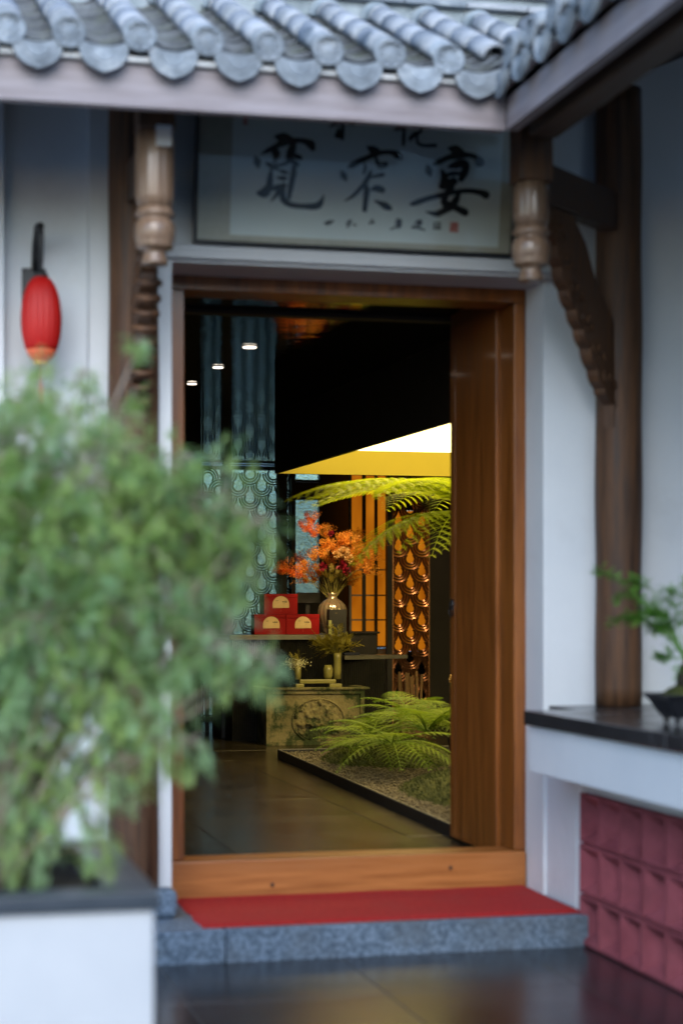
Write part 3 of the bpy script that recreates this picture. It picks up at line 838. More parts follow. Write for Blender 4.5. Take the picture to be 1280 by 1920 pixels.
# dried orange bouquet: one thing, many sprays
def bouquet():
    t = thing('dried_bouquet', 'large bouquet of orange dried sprays standing in the gold vase', 'bouquet', tuple(VTOP))
    random.seed(21)
    T = {}
    def spray_mesh(m, nb, L, key):
        mb = MB()
        st = MB()
        for b in range(nb):
            p = Vector((0, 0, 0)); d = (Vector((0, 0, 1)) + rvec() * .55).normalized()
            for k in range(7):
                q = p + d * (L / 7)
                d = (d + rvec() * .22).normalized()
                for s in range(16):
                    e = q + rvec() * .021
                    f = rvec() * random.uniform(.008, .015); g = f.cross(rvec()) * .5
                    mb.quad(e, e + f * .5 + g, e + f, e + f * .5 - g)
                p = q
        return mb.mesh('flower_spray', m)
    om = [spray_mesh(M['orange_spray'], 8, .16, 0), spray_mesh(M['orange_spray'], 9, .14, 1), spray_mesh(M['red_spray'], 7, .15, 2)]
    dcen = (VTOP - CAMLOC).dot(FW)
    # (px, py) centres of the spray clumps
    spots = [(640, 1010, 1), (615, 1020, 1), (590, 1040, 0), (575, 1060, 1), (600, 1065, 1), (655, 1035, 1), (675, 1030, 0), (690, 1040, 0), (660, 1060, 1),
             (685, 1065, 0), (640, 1045, 1), (620, 1050, 1), (575, 985, 2), (590, 995, 2), (585, 970, 2), (565, 1070, 2), (545, 1062, 2), (535, 1062, 2),
             (610, 995, 0), (630, 1030, 1), (650, 1010, 0), (575, 1080, 0), (700, 1015, 0), (670, 1005, 0), (655, 1085, 0), (590, 1080, 0), (605, 1035, 0), (680, 1050, 0), (645, 1025, 1), (570, 1045, 2)]
    base = Vector((0, 0, 0))
    stem = MB()
    for i, (px, py, k) in enumerate(spots):
        dep = dcen + rnd(.16)
        tgt = at_d(px, py + 12, dep) - VTOP
        dr = (at_d(px, py, dep) - VTOP).normalized()
        o = put('flower_spray', om[k], t, tgt, rot=(dr + Vector((0, 0, .25))).to_track_quat('Z', 'Y').to_euler(), scale=(.8, .8, .62))
        mid = tgt * .5 + Vector((rnd(.015), rnd(.015), .02))
        stem.tube([(rnd(.015), rnd(.015), -.06), mid, tgt], [.002, .0016, .001], 4)
    o = stem.build('stems', M['fern_stem'], t)
    # cream blooms and maroon leaves
    def bloom(p, r, m, n, nm):
        mb = MB()
        for k in range(n):
            d = (rvec() + Vector((0, -.4, .3))).normalized(); s = d.cross(rvec()).normalized()
            mb.quad(p, p + d * r * .6 + s * r * .3, p + d * r, p + d * r * .6 - s * r * .3)
        mb.build(nm, m, t)
    for (px, py, r) in ((645, 1035, .05), (630, 1040, .035), (655, 1048, .04)):
        bloom(at_d(px, py, dcen - .12) - VTOP, r, M['cream_flower'], 60, 'cream_bloom')
    for (px, py, r) in ((640, 1060, .05), (605, 1062, .04), (648, 1070, .04), (620, 1000, .03)):
        bloom(at_d(px, py, dcen - .14) - VTOP, r, M['maroon_flower'], 22, 'maroon_leaf')
    for (px, py) in ((622, 1075), (632, 1085), (612, 1085), (640, 1088), (620, 1095)):
        mb = MB()
        p = at_d(px, py, dcen - .06) - VTOP
        for k in range(8): feather(mb, p, (rvec() * .6 + Vector((0, 0, 1))), .08, .018, 7, .2, .3)
        mb.build('olive_sprig', M['olive_spray'], t)
    return t
bouquet()

# ------------------------------------------------------------------ carved stone trough and its arrangement
TR = thing('stone_trough', 'mossy rectangular stone trough carved with a round medallion on its front', 'trough', (0, 0, 0))
tp0 = at_z(499, 1398, IZ); tw = 0.70; thh = 0.385
TR.location = (tp0.x, tp0.y, IZ); TR.rotation_euler = (0, 0, radians(-1.5))
def relief(u, v):
    """u across 0..1, v up 0..1; height in metres"""
    x = u * tw; z = v * thh
    e = min(x, tw - x, z, thh - z)
    h = 0.014 if e < .032 else 0.0
    dx = x - tw * .53; dz = z - thh * .44
    r = sqrt(dx * dx + (dz * 1.22) ** 2)
    if abs(r - .185) < .006 and e > .032: h = max(h, .010)
    if r < .175 and e > .032:
        n1 = noise.noise((x * 22, z * 24, 1.0)); n2 = noise.noise((x * 45, z * 45, 7.0))
        h += max(0, n1) * .035 + max(0, n2) * .012
        if dz < -.02: h += .008 * (1 if abs(sin(dx * 40)) > .5 else 0)
        if abs(dz + .03) < .012 and abs(dx) < .09: h += .016
    h += noise.noise((x * 60, z * 60, 3)) * .0016
    if h < 0: h = 0
    return h
gm = MB(); NX, NZ = 150, 84
for i in range(NX + 1):
    for j in range(NZ + 1):
        u, v = i / NX, j / NZ
        hh = relief(u, v)
        gm.v.append((u * tw - 0.012 * v * (1 - u) * 0, -hh, v * thh))
for i in range(NX):
    for j in range(NZ):
        a = i * (NZ + 1) + j
        gm.f.append((a, a + NZ + 1, a + NZ + 2, a + 1))
gm.build('carved_front', M['trough_stone'], TR)
MB().box(0, .05, .0005, .36, 0, thh).box(tw - .05, tw, .0005, .36, 0, thh).box(.05, tw - .05, .31, .36, 0, thh).box(.05, tw - .05, .0005, .31, 0, .30).build('basin', M['trough_stone'], TR, bevel=.004)
MB().poly([Vector((-.03, -.03, thh + .001)), Vector((tw + .035, -.03, thh + .001)), Vector((tw + .035, .03, thh + .001)), Vector((-.03, .03, thh + .001))], (0, 0, .018)).box(-.03, .04, .031, .38, thh + .001, thh + .018).box(tw - .04, tw + .035, .031, .38, thh + .001, thh + .018).build('rim', M['trough_stone'], TR, bevel=.005)
TM = TR.location
soilb = MB().box(.05, tw - .05, .03, .30, .29, .345).build('soil', M['soil'], TR)
# arrangement in the trough: bar, two vases with plants
ar = thing('flower_stand', 'low olive ceramic stand bridging the top of the carved trough', 'flower stand', (0, 0, 0))
yq = TM.y + .10
def bxp(nm, m, par, x0, x1, y0, y1, Y, dy, **k):
    a = at_y(x0, y1, Y); b = at_y(x1, y0, Y)
    return MB().box(a.x, b.x, Y, Y + dy, a.z, b.z).build(nm, m, par, **k)
ZT = IZ + thh + .019
a = at_y(562, 1278, yq); b = at_y(630, 1278, yq)
MB().box(a.x, b.x, yq, yq + .08, ZT + .02, ZT + .05).build('bar', M['green_ceramic'], ar, bevel=.006)
MB().box(a.x - .03, a.x + .03, yq - .01, yq + .09, IZ + .35, ZT + .019).build('foot', M['green_ceramic'], ar, bevel=.004)
MB().box(b.x - .05, b.x + .04, yq - .01, yq + .09, IZ + .35, ZT + .019).build('foot', M['green_ceramic'], ar, bevel=.004)
v1 = at_y(632, 1285, yq + .04)
tag(MB().lathe([(.026, 0), (.028, .06), (.027, .15), (.030, .185), (.025, .186), (.022, .15)], 0, 0, 20).build('tall_vase', M['green_ceramic'], smooth=True, loc=(v1.x, yq + .04, ZT + .051)), 'tall slim olive vase with leafy sprigs above the trough', 'vase')
v2 = at_y(558, 1285, yq + .04)
tag(MB().lathe([(.022, 0), (.024, .05), (.026, .10), (.022, .101)], 0, 0, 20).build('short_vase', M['green_ceramic'], smooth=True, loc=(v2.x, yq + .04, ZT + .051)), 'short olive vase with white blossoms on the trough stand', 'vase')
tag(MB().lathe([(.02, 0), (.032, .02), (.034, .07), (.024, .10), (.02, .10)], 0, 0, 20).build('squat_jar', M['green_ceramic'], smooth=True, loc=(at_y(617, 1285, yq + .0).x, yq + .035, ZT + .051)), 'squat olive jar beside the tall slim vase', 'jar')
random.seed(5)
fp = Vector((v1.x, yq + .04, ZT + .225))
ft = thing('leafy_arrangement', 'yellow-green feathery sprigs spreading from the tall slim vase', 'plant', tuple(fp))
for k in range(26):
    mb = MB(); d = Vector((rnd(1.0) - .35, rnd(.6), random.uniform(.15, .9))).normalized(); L = random.uniform(.12, .24)
    mb.tube([Vector((0, 0, 0)), d * L * .5, d * L], [.0022, .0016, .001], 4)
    for s in range(9): feather(mb, d * L * (.35 + .65 * s / 9), (d + rvec() * .8), .065, .020, 7, .2, .36)
    mb.build('sprig', M['olive_spray'], ft)
fp2 = Vector((v2.x - .015, yq + .04, ZT + .155))
ft2 = thing('white_blossoms', 'cluster of small white blossoms with leaves in the short vase', 'flowers', tuple(fp2))
mb = MB()
for k in range(420):
    p = Vector((random.gauss(0, .035), random.gauss(0, .03), random.gauss(.012, .016))); d = rvec(); s = d.cross(rvec()).normalized(); r = .011
    mb.quad(p, p + d * r * .5 + s * r * .45, p + d * r, p + d * r * .5 - s * r * .45)
mb.build('blossoms', M['white_flower'], ft2)
for k in range(12):
    mb = MB(); d = Vector((rnd(1.2), rnd(.6), random.uniform(-.1, .5))).normalized()
    mb.tube([Vector((0, 0, -.05)), d * .06], [.002, .0012], 4)
    for s in range(5): feather(mb, d * .02 * s, (d + rvec() * .7), .06, .014, 6, .3, .32)
    mb.build('leaf_sprig', M['olive_spray'], ft2)

# ------------------------------------------------------------------ indoor garden
kb = thing('garden_kerb', 'thin dark metal kerb with pale edge bounding the indoor garden', 'kerb', (0, 0, 0))
ka = at_z(884, 1588, IZ); kbk = at_z(520, 1421, IZ)
kdir = (kbk - ka).normalized(); kn = Vector((kdir.y, -kdir.x, 0))
def strip(p, q, w, z0, z1):
    n = Vector(((q - p).y, -(q - p).x, 0)).normalized() * w
    mb = MB(); P0, Q0 = Vector((p.x, p.y, z0)), Vector((q.x, q.y, z0))
    return mb.poly([P0, Q0, Q0 + n, P0 + n], (0, 0, z1 - z0))
strip(ka, kbk, .018, IZ, IZ + .050).build('kerb_side', M['black_paint'], kb)
strip(ka, kbk, .008, IZ + .051, IZ + .056).build('kerb_edge', M['counter_top'], kb)
ke = Vector((4.1, kbk.y + .15, IZ))
strip(kbk, ke, .018, IZ, IZ + .050).build('kerb_side', M['black_paint'], kb)
strip(kbk, ke, .008, IZ + .051, IZ + .056).build('kerb_edge', M['counter_top'], kb)
gs = MB().poly([Vector((ka.x + .02, ka.y, IZ + .002)), Vector((4.1, ka.y, IZ + .002)), Vector((4.1, ke.y - .03, IZ + .002)), Vector((kbk.x + .02, kbk.y - .02, IZ + .002))], (0, 0, .028)).build('garden_soil', M['soil'])
tag(gs, None, None, kind='structure')
random.seed(8)
gv = MB()
ico = [Vector(v) for v in ((0, 0, 1), (.9, 0, .2), (.2, .85, .2), (-.75, .5, .2), (-.75, -.5, .2), (.25, -.85, .2), (0, 0, -.7))]
icf = [(0, 1, 2), (0, 2, 3), (0, 3, 4), (0, 4, 5), (0, 5, 1), (6, 2, 1), (6, 3, 2), (6, 4, 3), (6, 5, 4), (6, 1, 5)]
cnt = 0
while cnt < 15000:
    y = ka.y + (kbk.y - ka.y) * random.random() ** .9
    xl = ka.x + (kbk.x - ka.x) * (y - ka.y) / (kbk.y - ka.y) + .025
    x = xl + random.random() ** 1.3 * 1.1
    s = random.uniform(.005, .011)
    n0 = len(gv.v); a = random.uniform(0, 6.28); ca, sa = cos(a), sin(a)
    sx, sy, sz = s * random.uniform(.7, 1.3), s * random.uniform(.7, 1.3), s * random.uniform(.5, .9)
    c = Vector((x, y, IZ + .030 + random.uniform(0, .010)))
    for v in ico:
        vx_, vy_ = v.x * sx, v.y * sy
        gv.v.append((c.x + vx_ * ca - vy_ * sa, c.y + vx_ * sa + vy_ * ca, c.z + v.z * sz))
    gv.f += [tuple(n0 + i for i in f) for f in icf]
    cnt += 1
tag(gv.build('gravel', M['gravel']), 'brown pea gravel filling the indoor garden beside the kerb', 'gravel', kind='stuff')

def mound(name, cx, cy, rx, ry, h, label):
    mb = MB(); n, m_ = 36, 12
    mb.v.append((cx, cy, IZ + .03 + h))
    for j in range(1, m_ + 1):
        for i in range(n):
            t = j / m_; a = 2 * pi * i / n
            r = t * (1 + .12 * noise.noise((cos(a) * 1.5, sin(a) * 1.5, cx)))
            z = h * (1 - t ** 2.2) + .015 * noise.noise((cx + cos(a) * t * 4, sin(a) * t * 4, 2)) * (1 - t)
            mb.v.append((cx + cos(a) * rx * r, cy + sin(a) * ry * r, IZ + .03 + z - .004 * (j == m_)))
    for i in range(n): mb.f.append((0, 1 + i, 1 + (i + 1) % n))
    for j in range(m_ - 1):
        for i in range(n):
            a = 1 + j * n + i; b = 1 + j * n + (i + 1) % n
            mb.f.append((a, a + n, b + n, b))
    # moss tufts
    random.seed(int(cx * 100))
    tb = MB()
    for k in range(5200):
        a = random.uniform(0, 2 * pi); t = sqrt(random.random())
        z = h * (1 - t ** 2.2)
        p = Vector((cx + cos(a) * rx * t, cy + sin(a) * ry * t, IZ + .030 + z))
        d = (Vector((cos(a) * t * .6, sin(a) * t * .6, 1)) + rvec() * .6).normalized() * random.uniform(.010, .026)
        s = d.cross(rvec()).normalized() * .0028
        mb.tri(p - s, p + s, p + d)
    o = mb.build(name, M['moss'], smooth=False)
    return tag(o, label, 'moss', kind='stuff')
mp1 = at_z(735, 1425, IZ + .05); mound('moss_mound', mp1.x + .02, mp1.y + .1, .42, .55, .16, 'rounded moss mound under the ground ferns')
mp2 = at_z(870, 1500, IZ + .03); mound('moss_mound', mp2.x + .10, mp2.y + .1, .34, .80, .12, 'low moss mound close to the open door leaf')

def frond_mesh(m, L, wid, npin, droop, leaf=0.0062, seed=0, comb=True, name='frond', curl=0.0):
    """tree-fern frond along +X: rachis with pinnae, each pinna a comb of tiny leaflets"""
    random.seed(seed)
    mb = MB(); pts = []; p = Vector((0, 0, 0)); d = Vector((1, 0, .35)).normalized()
    n = npin
    for i in range(n + 1):
        pts.append(p.copy()); d = (d + Vector((0, curl / n, -droop / n))).normalized(); p = p + d * (L / n)
    mb.tube(pts[::2] + [pts[-1]], [.0045 * (1 - .8 * k / (len(pts[::2]))) for k in range(len(pts[::2]) + 1)], 5)
    for i in range(2, n + 1):
        t = i / n
        ax = (pts[i] - pts[i-1]).normalized()
        side = ax.cross(Vector((0, 0, 1))).normalized()
        ll = wid * (min(1, t * 3.2) ** .8) * (1 - t ** 2.6 * .86)
        for s in (-1, 1):
            q = pts[i].copy(); dd = (side * s + ax * (.35 + .4 * t)).normalized()
            dd.z += .1
            k = max(4, int(ll / leaf))
            prev = q
            for j in range(k):
                u = (j + 1) / k
                dd = (dd + Vector((0, 0, -.45 / k))).normalized()
                nq = q + dd * (ll / k)
                sw = dd.cross(Vector((0, 0, 1))).normalized()
                w = (.027 if comb else .011) * (1 - u ** 2 * .8)
                for s2 in (-1, 1):
                    e = q + sw * s2 * w + dd * leaf * .9
                    a_ = q + dd * leaf * .05; b_ = q + dd * leaf * .78
                    mb.tri(a_, b_, e)
                q = nq
    return mb.mesh(name, m)

# tree fern behind the door leaf
tfp = Vector((at_d(880, 905, 10.6).x, at_d(880, 905, 10.6).y, 0))
TFc = Vector((0, 0, 1.80 - IZ))
tf = thing('tree_fern', 'tree fern with yellow-green arching fronds and dark shaggy trunk under the lit canopy', 'tree fern', (tfp.x, tfp.y, IZ))
random.seed(4)
tk = MB(); prof = []
for k in range(30):
    z = k / 29 * (1.66); prof.append((.105 - .05 * k / 29 + .008 * sin(k * 2.1), z))
prof = [(a, b * .93) for a, b in prof]
tk.lathe(prof, 0, 0, 20)
tk.v = [(x + .02 * noise.noise((x * 9, y * 9, z * 7)) - .03 * sin(z * 1.8), y + .02 * noise.noise((y * 9, x * 9, z * 7)), z) for x, y, z in tk.v]
for k in range(500):
    z = random.uniform(.05, 1.6); a = random.uniform(0, 6.28); r = .10 - .045 * z / 1.66
    p = Vector((r * cos(a) - .03 * sin(z * 1.8), r * sin(a), z)); dd = Vector((cos(a), sin(a), random.uniform(-1.5, .3))).normalized() * .035
    s = Vector((-sin(a), cos(a), 0)) * .004
    tk.tri(p - s, p + s, p + dd)
tk.build('trunk', M['bark'], tf)
f1 = [frond_mesh(M['fern_leaf'], 1.0, .30, 17, 1.0, seed=s, curl=c) for s, c in ((1, .25), (2, -.25))]
f2 = frond_mesh(M['fern_leaf'], .78, .24, 15, 1.1, seed=3)
az = [(176, 0, 1.1), (201, 2, 1.15), (230, 1, 1.0), (196, 0, 1.08), (212, 1, .98), (222, 0, .9), (236, 2, 1.0), (203, 2, 1.1), (184, 1, 1.0), (190, 0, 1.0), (205, 0, .80), (168, 1, .92), (228, 1, 0.95), (150, 0, .9), (250, 0, .8), (275, 1, .85), (120, 1, .8), (80, 0, .9), (40, 1, .9), (0, 0, .9), (-40, 1, .85), (180, 2, .9), (215, 2, .9), (240, 2, .85)]
for (a, k, s) in az:
    me = f2 if k == 2 else f1[k]
    put('frond', me, tf, (0, 0, 1.53 + (-.04 if k == 2 else 0)), rot=(0, radians(-12 + (18 if k == 2 else 0)), radians(a)), scale=(s, s, s))

# ground ferns
gf = [frond_mesh(M['ground_fern'], .38, .125, 14, 1.1, leaf=.0075, seed=s, comb=False) for s in (5, 6)]
def ground_fern(p, n, s, label, seed, a0=0):
    t = thing('ground_fern', label, 'fern', tuple(p), group='ferns in the indoor garden')
    random.seed(seed)
    for k in range(n):
        a = a0 + 360 * k / n + rnd(14)
        ss = s * random.uniform(.9, 1.3)
        put('frond', random.choice(gf), t, (0, 0, 0), rot=(rnd(.2), radians(random.uniform(-38, 8)), radians(a)), scale=(ss, ss, ss))
GFS = [((735, 1395, 10.0), 16, 1.05, 'bright ground fern with fronds hanging over the gravel'), ((800, 1372, 10.4), 16, 1.1, 'bushy ground fern beside the open door leaf'),
       ((695, 1388, 10.6), 13, .85, 'small ground fern nearest the carved trough'), ((770, 1350, 11.0), 14, .9, 'upper ground fern in front of the bronze lattice'),
       ((835, 1345, 10.6), 13, .9, 'tall ground fern at the right edge of the moss'), ((660, 1405, 10.9), 10, .6, 'sparse small fern at the left tip of the moss')]
for i, (q, n, s, lb) in enumerate(GFS):
    p = at_d(*q); ground_fern(p, n, s, lb, 30 + i)
# bamboo bundle and box behind the ferns
bb = thing('bamboo_bundle', 'bundle of brown split bamboo standing before the bronze lattice', 'bamboo', (0, 0, 0))
for k in range(12):
    p = at_y(748 + k * 3.4, 1315, 5.4); 
    MB().tube([(p.x, 5.4 + rnd(.02), IZ + .12), (p.x + rnd(.025), 5.4 + rnd(.02), IZ + .50 + rnd(.04))], .009, 6).build('cane', M['bamboo'], bb)
bxx = MB().box(at_y(752, 1320, 5.3).x, at_y(795, 1320, 5.3).x, 5.3, 5.5, IZ + .03, IZ + .24).build('bamboo_box', M['bamboo'], bevel=.004)
tag(bxx, 'small brown wooden box behind the ferns at the foot of the bamboo', 'box')
st = thing('garden_stake', 'thin stake with a pale bud-shaped tip beside the door leaf', 'stake', tuple(at_d(846, 1330, 10.0)))
MB().tube([(0, 0, -.35), (0.003, 0, .06), (-.006, 0, .14)], .002, 5).build('rod', M['fern_stem'], st)
MB().lathe([(.001, 0), (.009, .012), (.010, .022), (.006, .034), (.001, .05)], -.006, 0, 10, cz=.14).build('bud', M['cream_flower'], st, smooth=True)

# ================================================================== ROOFS
SL = radians(24.5); TS, TC = sin(SL), cos(SL)
EY = -1.085; EZ = 2.850
discs_px = [(15, 60), (129, 64), (262, 75), (388, 79), (503, 93), (615, 106), (731, 110), (840, 110)]
dX = [at_y(a, b, EY).x for a, b in discs_px]
_sp = (dX[-1] - dX[0]) / (len(dX) - 1)
XS = [dX[0] - 2 * _sp, dX[0] - _sp] + dX + [dX[-1] + _sp * .95]
YT = -0.205                                   # where the slope meets the ridge
SLEN = (YT - EY) / TC
# shared tile meshes, local: +Y runs up the slope, origin at the lower end
def cover_mesh(L, m, r0=.0485, r1=.0470):
    mb = MB(); n = 10
    for (y, ro) in ((0, r0), (L, r1)):
        for k in range(n + 1):
            a = pi * k / n; mb.v.append((ro * cos(a), y, ro * sin(a) * 1.0))
        for k in range(n + 1):
            a = pi * k / n; mb.v.append(((ro - .01) * cos(a), y, (ro - .01) * sin(a)))
    N = 2 * (n + 1)
    for k in range(n):
        mb.f.append((k, N + k, N + k + 1, k + 1))
        mb.f.append((n + 1 + k, n + 2 + k, N + n + 2 + k, N + n + 1 + k))
        mb.f.append((k, k + 1, n + 2 + k, n + 1 + k))
        mb.f.append((N + k + 1, N + k, N + n + 1 + k, N + n + 2 + k))
    mb.f.append((0, n + 1, N + n + 1, N)); mb.f.append((n, N + n, N + 2 * n + 1, 2 * n + 1))
    return mb.mesh('cover_tile', m, True)
def pan_mesh(m, w, L=.10, dz=.024):
    mb = MB(); n = 8
    for (y, z) in ((0, .0), (L, -.004)):
        for o in (0, -.009):
            for k in range(n + 1):
                u = -1 + 2 * k / n
                mb.v.append((w / 2 * u, y, -.045 + .038 * u * u + z + o + (dz if y == 0 else 0)))
    N = n + 1
    for k in range(n):
        mb.f.append((k, k + 1, 2*N + k + 1, 2*N + k)); mb.f.append((N + k + 1, N + k, 3*N + k, 3*N + k + 1)); mb.f.append((k + 1, k, N + k, N + k + 1))
    return mb.mesh('pan_tile', m, True)
def cap_mesh(m):
    mb = MB(); mb.lathe([(.0485, 0), (.0495, .010), (.045, .015), (.038, .012), (.036, .010), (.020, .010), (.014, .014), (.001, .015)], 0, 0, 28)
    for k in range(8):
        a = 2 * pi * k / 8
        mb.lathe([(.0065, .010), (.006, .0135), (.003, .0155), (.0005, .016)], .028 * cos(a), .028 * sin(a), 8)
    mb.v = [(x, -z, y) for x, y, z in mb.v]
    return mb.mesh('end_cap', m, True)
def drip_mesh(m):
    mb = MB(); out = []
    W_ = .074; n = 14
    for k in range(n + 1):
        u = -1 + 2 * k / n; out.append(Vector((W_ * u, 0, .028 + .020 * u * u - .014)))
    low = [(1.02, .018), (.98, .0), (.90, -.018), (.78, -.033), (.62, -.045), (.42, -.054), (.22, -.060), (0, -.066)]
    for u, z in low: out.append(Vector((W_ * u, 0, z)))
    for u, z in low[-2::-1]: out.append(Vector((-W_ * u, 0, z)))
    mb.poly(out, (0, .012, 0))
    # raised ornament lines
    for q in (0.74, .5):
        pts = [Vector((v.x * q, -.002, v.z * q + .0)) for v in out[n + 1:]]
        mb.tube(pts, .0028, 5, cap=False)
    return mb.mesh('drip_tile', m, False)
ME = {'cov': cover_mesh(.215, M['tile']), 'covp': cover_mesh(.215, M['tile_pale']), 'pan': pan_mesh(M['tile_dark'], _sp * .86), 'cap': cap_mesh(M['tile']), 'drip': drip_mesh(M['tile'])}

def roof_rows(parent, rows, pans, M4, s_start, s_end):
    """rows along local X, slope up local +Y; M4: function (x, s, dz)->loc, rot"""
    for i, x in enumerate(rows):
        s0 = s_start(x) ; 
        if s0 <= 0:
            loc, rot = M4(x + rnd(.003), 0.0, rnd(.003)); put('end_cap', ME['cap'], parent, loc, rot=(rot[1][0] + rnd(.05), rnd(.4), rot[1][2] + rnd(.05)))
        s = max(0, s0); k = 0
        while s < s_end - .02:
            loc, rot = M4(x, s, .0 + .002 * (k % 2)); r = rot[0]
            k2 = 'cov' if (k == 0 and s0 <= 0) else 'covp'
            o = put('cover_tile', ME[k2], parent, loc, rot=(r[0] + rnd(.010), r[1] + rnd(.04), r[2] + rnd(.022)), scale=(1, min(1, (s_end - s) / .215), 1))
            s += (.085 if k2 == 'cov' else .20); k += 1
    for i, x in enumerate(pans):
        s0 = s_start(x)
        if s0 <= 0:
            loc, rot = M4(x + rnd(.003), -0.012, -.045 + rnd(.004)); put('drip_tile', ME['drip'], parent, loc, rot=(rot[1][0] + rnd(.05), rnd(.04), rot[1][2] + rnd(.04)))
        s = max(0, s0)
        while s < s_end + .02:
            loc, rot = M4(x, s, rnd(.0015)); r = rot[0]
            put('pan_tile', ME['pan'], parent, loc, rot=(r[0] + rnd(.02), r[1] + rnd(.015), r[2] + rnd(.02))); s += .055

RF = MB().poly([Vector((-4.0, EY + .07, EZ - .075)), Vector((-4.0, YT, EZ - .075 + (YT - EY - .07) * math.tan(SL))), Vector((-4.0, YT, EZ - .10 + (YT - EY - .07) * math.tan(SL))), Vector((-4.0, EY + .07, EZ - .10))], (4.3, 0, 0)).build('roof', M['dark_wood_y'], G)
RF['label'] = 'short tiled eave roof above the doorway'
def M4f(x, s, dz):
    return (Vector((x, EY + s * TC, EZ + s * TS + dz)), ((SL, 0, 0), (radians(-4), 0, 0)))
CORN = Vector((0.271, -1.05))
def sf(x):
    return -1 if x < CORN.x - .02 else (x - CORN.x + .10) / TC
pX = [(XS[i] + XS[i+1]) / 2 for i in range(len(XS) - 1)]
XSf = XS + [XS[-1] + _sp, XS[-1] + 2 * _sp]
pXf = pX + [XS[-1] + _sp / 2, XS[-1] + _sp * 1.5]
roof_rows(RF, XSf, pXf, M4f, sf, SLEN)
# lumps of mortar at the top of each cover row, then the ridge
for x in XSf[:-1]:
    mb = MB(); n = 10
    for j in range(4):
        t = j / 3
        for k in range(n + 1):
            a = pi * k / n; r = (.050 + .016 * t) * (1 + .10 * noise.noise((x * 7 + cos(a), t * 3, sin(a))))
            mb.v.append((x + r * cos(a), YT - .075 + .09 * t, EZ + (SLEN - .085) * TS + .04 * t + r * sin(a) * 1.05))
    for j in range(3):
        for k in range(n): a = j * (n + 1) + k; mb.f.append((a, a + n + 1, a + n + 2, a + 1))
    mb.f.append(tuple(range(n, -1, -1)))
    mb.build('mortar_collar', M['mortar'], RF, smooth=True)
rz = EZ + SLEN * TS
MB().box(-4.0, 1.0, YT + .001, YT + .25, rz - .12, rz + .052).build('ridge_base', M['mortar'], RF, bevel=.004)
xx = -4.0
random.seed(14)
for (z0, z1, yy, step_) in ((rz + .053, rz + .075, YT - .03, .23), (rz + .108, rz + .128, YT - .025, .21), (rz + .160, rz + .185, YT - .035, .24), (rz + .24, rz + .27, YT - .03, .24)):
    xx = -2.6 + random.random() * .1
    while xx < .98:
        MB().box(xx, xx + step_ - .004, yy + rnd(.003), YT + .23, z0 + rnd(.0015), z1 + rnd(.0015)).build('ridge_tile', M['tile_pale'] if random.random() < .6 else M['tile'], RF, bevel=.003); xx += step_
for (z0, z1) in ((rz + .077, rz + .106), (rz + .130, rz + .158), (rz + .187, rz + .238)):
    MB().box(-4.0, 1.0, YT + .004, YT + .24, z0, z1).build('ridge_mortar', M['mortar'], RF)
MB().box(-4.0, 4.2, YT + .26, YT + .30, 3.1, 4.2).build('upper_wall', M['mortar'], G)

# fascia, batten and soffit
FZ0, FZ1 = 2.651, 2.780
MB().box(-4.0, CORN.x - .001, -1.05, -1.01, FZ0, FZ1).build('fascia', M['fascia'], G, bevel=.003)
MB().box(-4.0, CORN.x - .001, -1.072, -1.012, FZ1 + .001, FZ1 + .018).build('batten', M['batten'], G, bevel=.003)
MB().box(-4.0, .60, -.80, -.70, 2.765, 2.80).build('eave_purlin', M['dark_wood'], G, bevel=.01)

# right wing
RW = thing('side_wing', 'right wing of the courtyard with tiled eave running toward the viewer', 'building', (0, 0, 0))
MB().box(CORN.x, CORN.x + .04, -6.0, -1.05, FZ0, FZ1).build('fascia', M['fascia'], RW, bevel=.003)
MB().box(CORN.x - .022, CORN.x + .038, -6.0, -1.074, FZ1 + .001, FZ1 + .018).build('batten', M['batten'], RW, bevel=.003)
MB().box(CORN.x + .14, CORN.x + .24, -6.0, -.86, 2.685, 2.76).build('eave_purlin', M['dark_wood_y'], RW, bevel=.01)
RR = MB().poly([Vector((CORN.x + .0, -6.0, EZ - .075)), Vector((CORN.x + 2.7, -6.0, EZ - .075 + 2.7 * math.tan(SL))), Vector((CORN.x + 2.7, -6.0, EZ - .10 + 2.7 * math.tan(SL))), Vector((CORN.x, -6.0, EZ - .10))], (0, 5.0, 0)).build('roof', M['dark_wood_y'], RW)
def _zr(x): return EZ - .075 + (x - CORN.x) * math.tan(SL)
def _zf(y): return EZ - .075 + (y + 1.0) * math.tan(SL)
MB().poly([Vector((.29, -1.0, _zr(.29))), Vector((1.09, -.2, _zr(1.09))), Vector((2.99, -.2, _zr(2.99))), Vector((2.99, -1.0, _zr(2.99)))], (0, 0, -.025)).poly([Vector((.3005, -.99, _zf(-.99))), Vector((.3005, -.2, _zf(-.2))), Vector((1.088, -.2, _zf(-.2)))], (0, 0, -.025)).build('valley_deck', M['dark_wood_y'], RW)
RR['label'] = 'tiled roof of the right wing'
EXR = CORN.x - .035
def M4r(y, s, dz):
    return (Vector((EXR + s * TC, y, EZ + s * TS + dz)), ((SL, 0, -pi / 2), (radians(-4), 0, -pi / 2)))
rows_r = [-1.22 - k * .19 for k in range(14)]
pans_r = [-1.125 - k * .19 for k in range(14)]
# slope up +x: local Y -> +X needs rot z = -90
roof_rows(RR, rows_r, pans_r[:10], M4r, lambda y: -1, .95)
# valley rows (behind corner)
roof_rows(RR, [-1.03, -.84], [], M4r, lambda y: (y + 1.0 + .12) / TC + .02, .95)

MB().box(2.9, 3.0, -6.0, WF - .01, 1.15, 4.1).build('light_block_wall', M['dark_wood'], RW)  # unseen wall added to cut the light under the wing eave
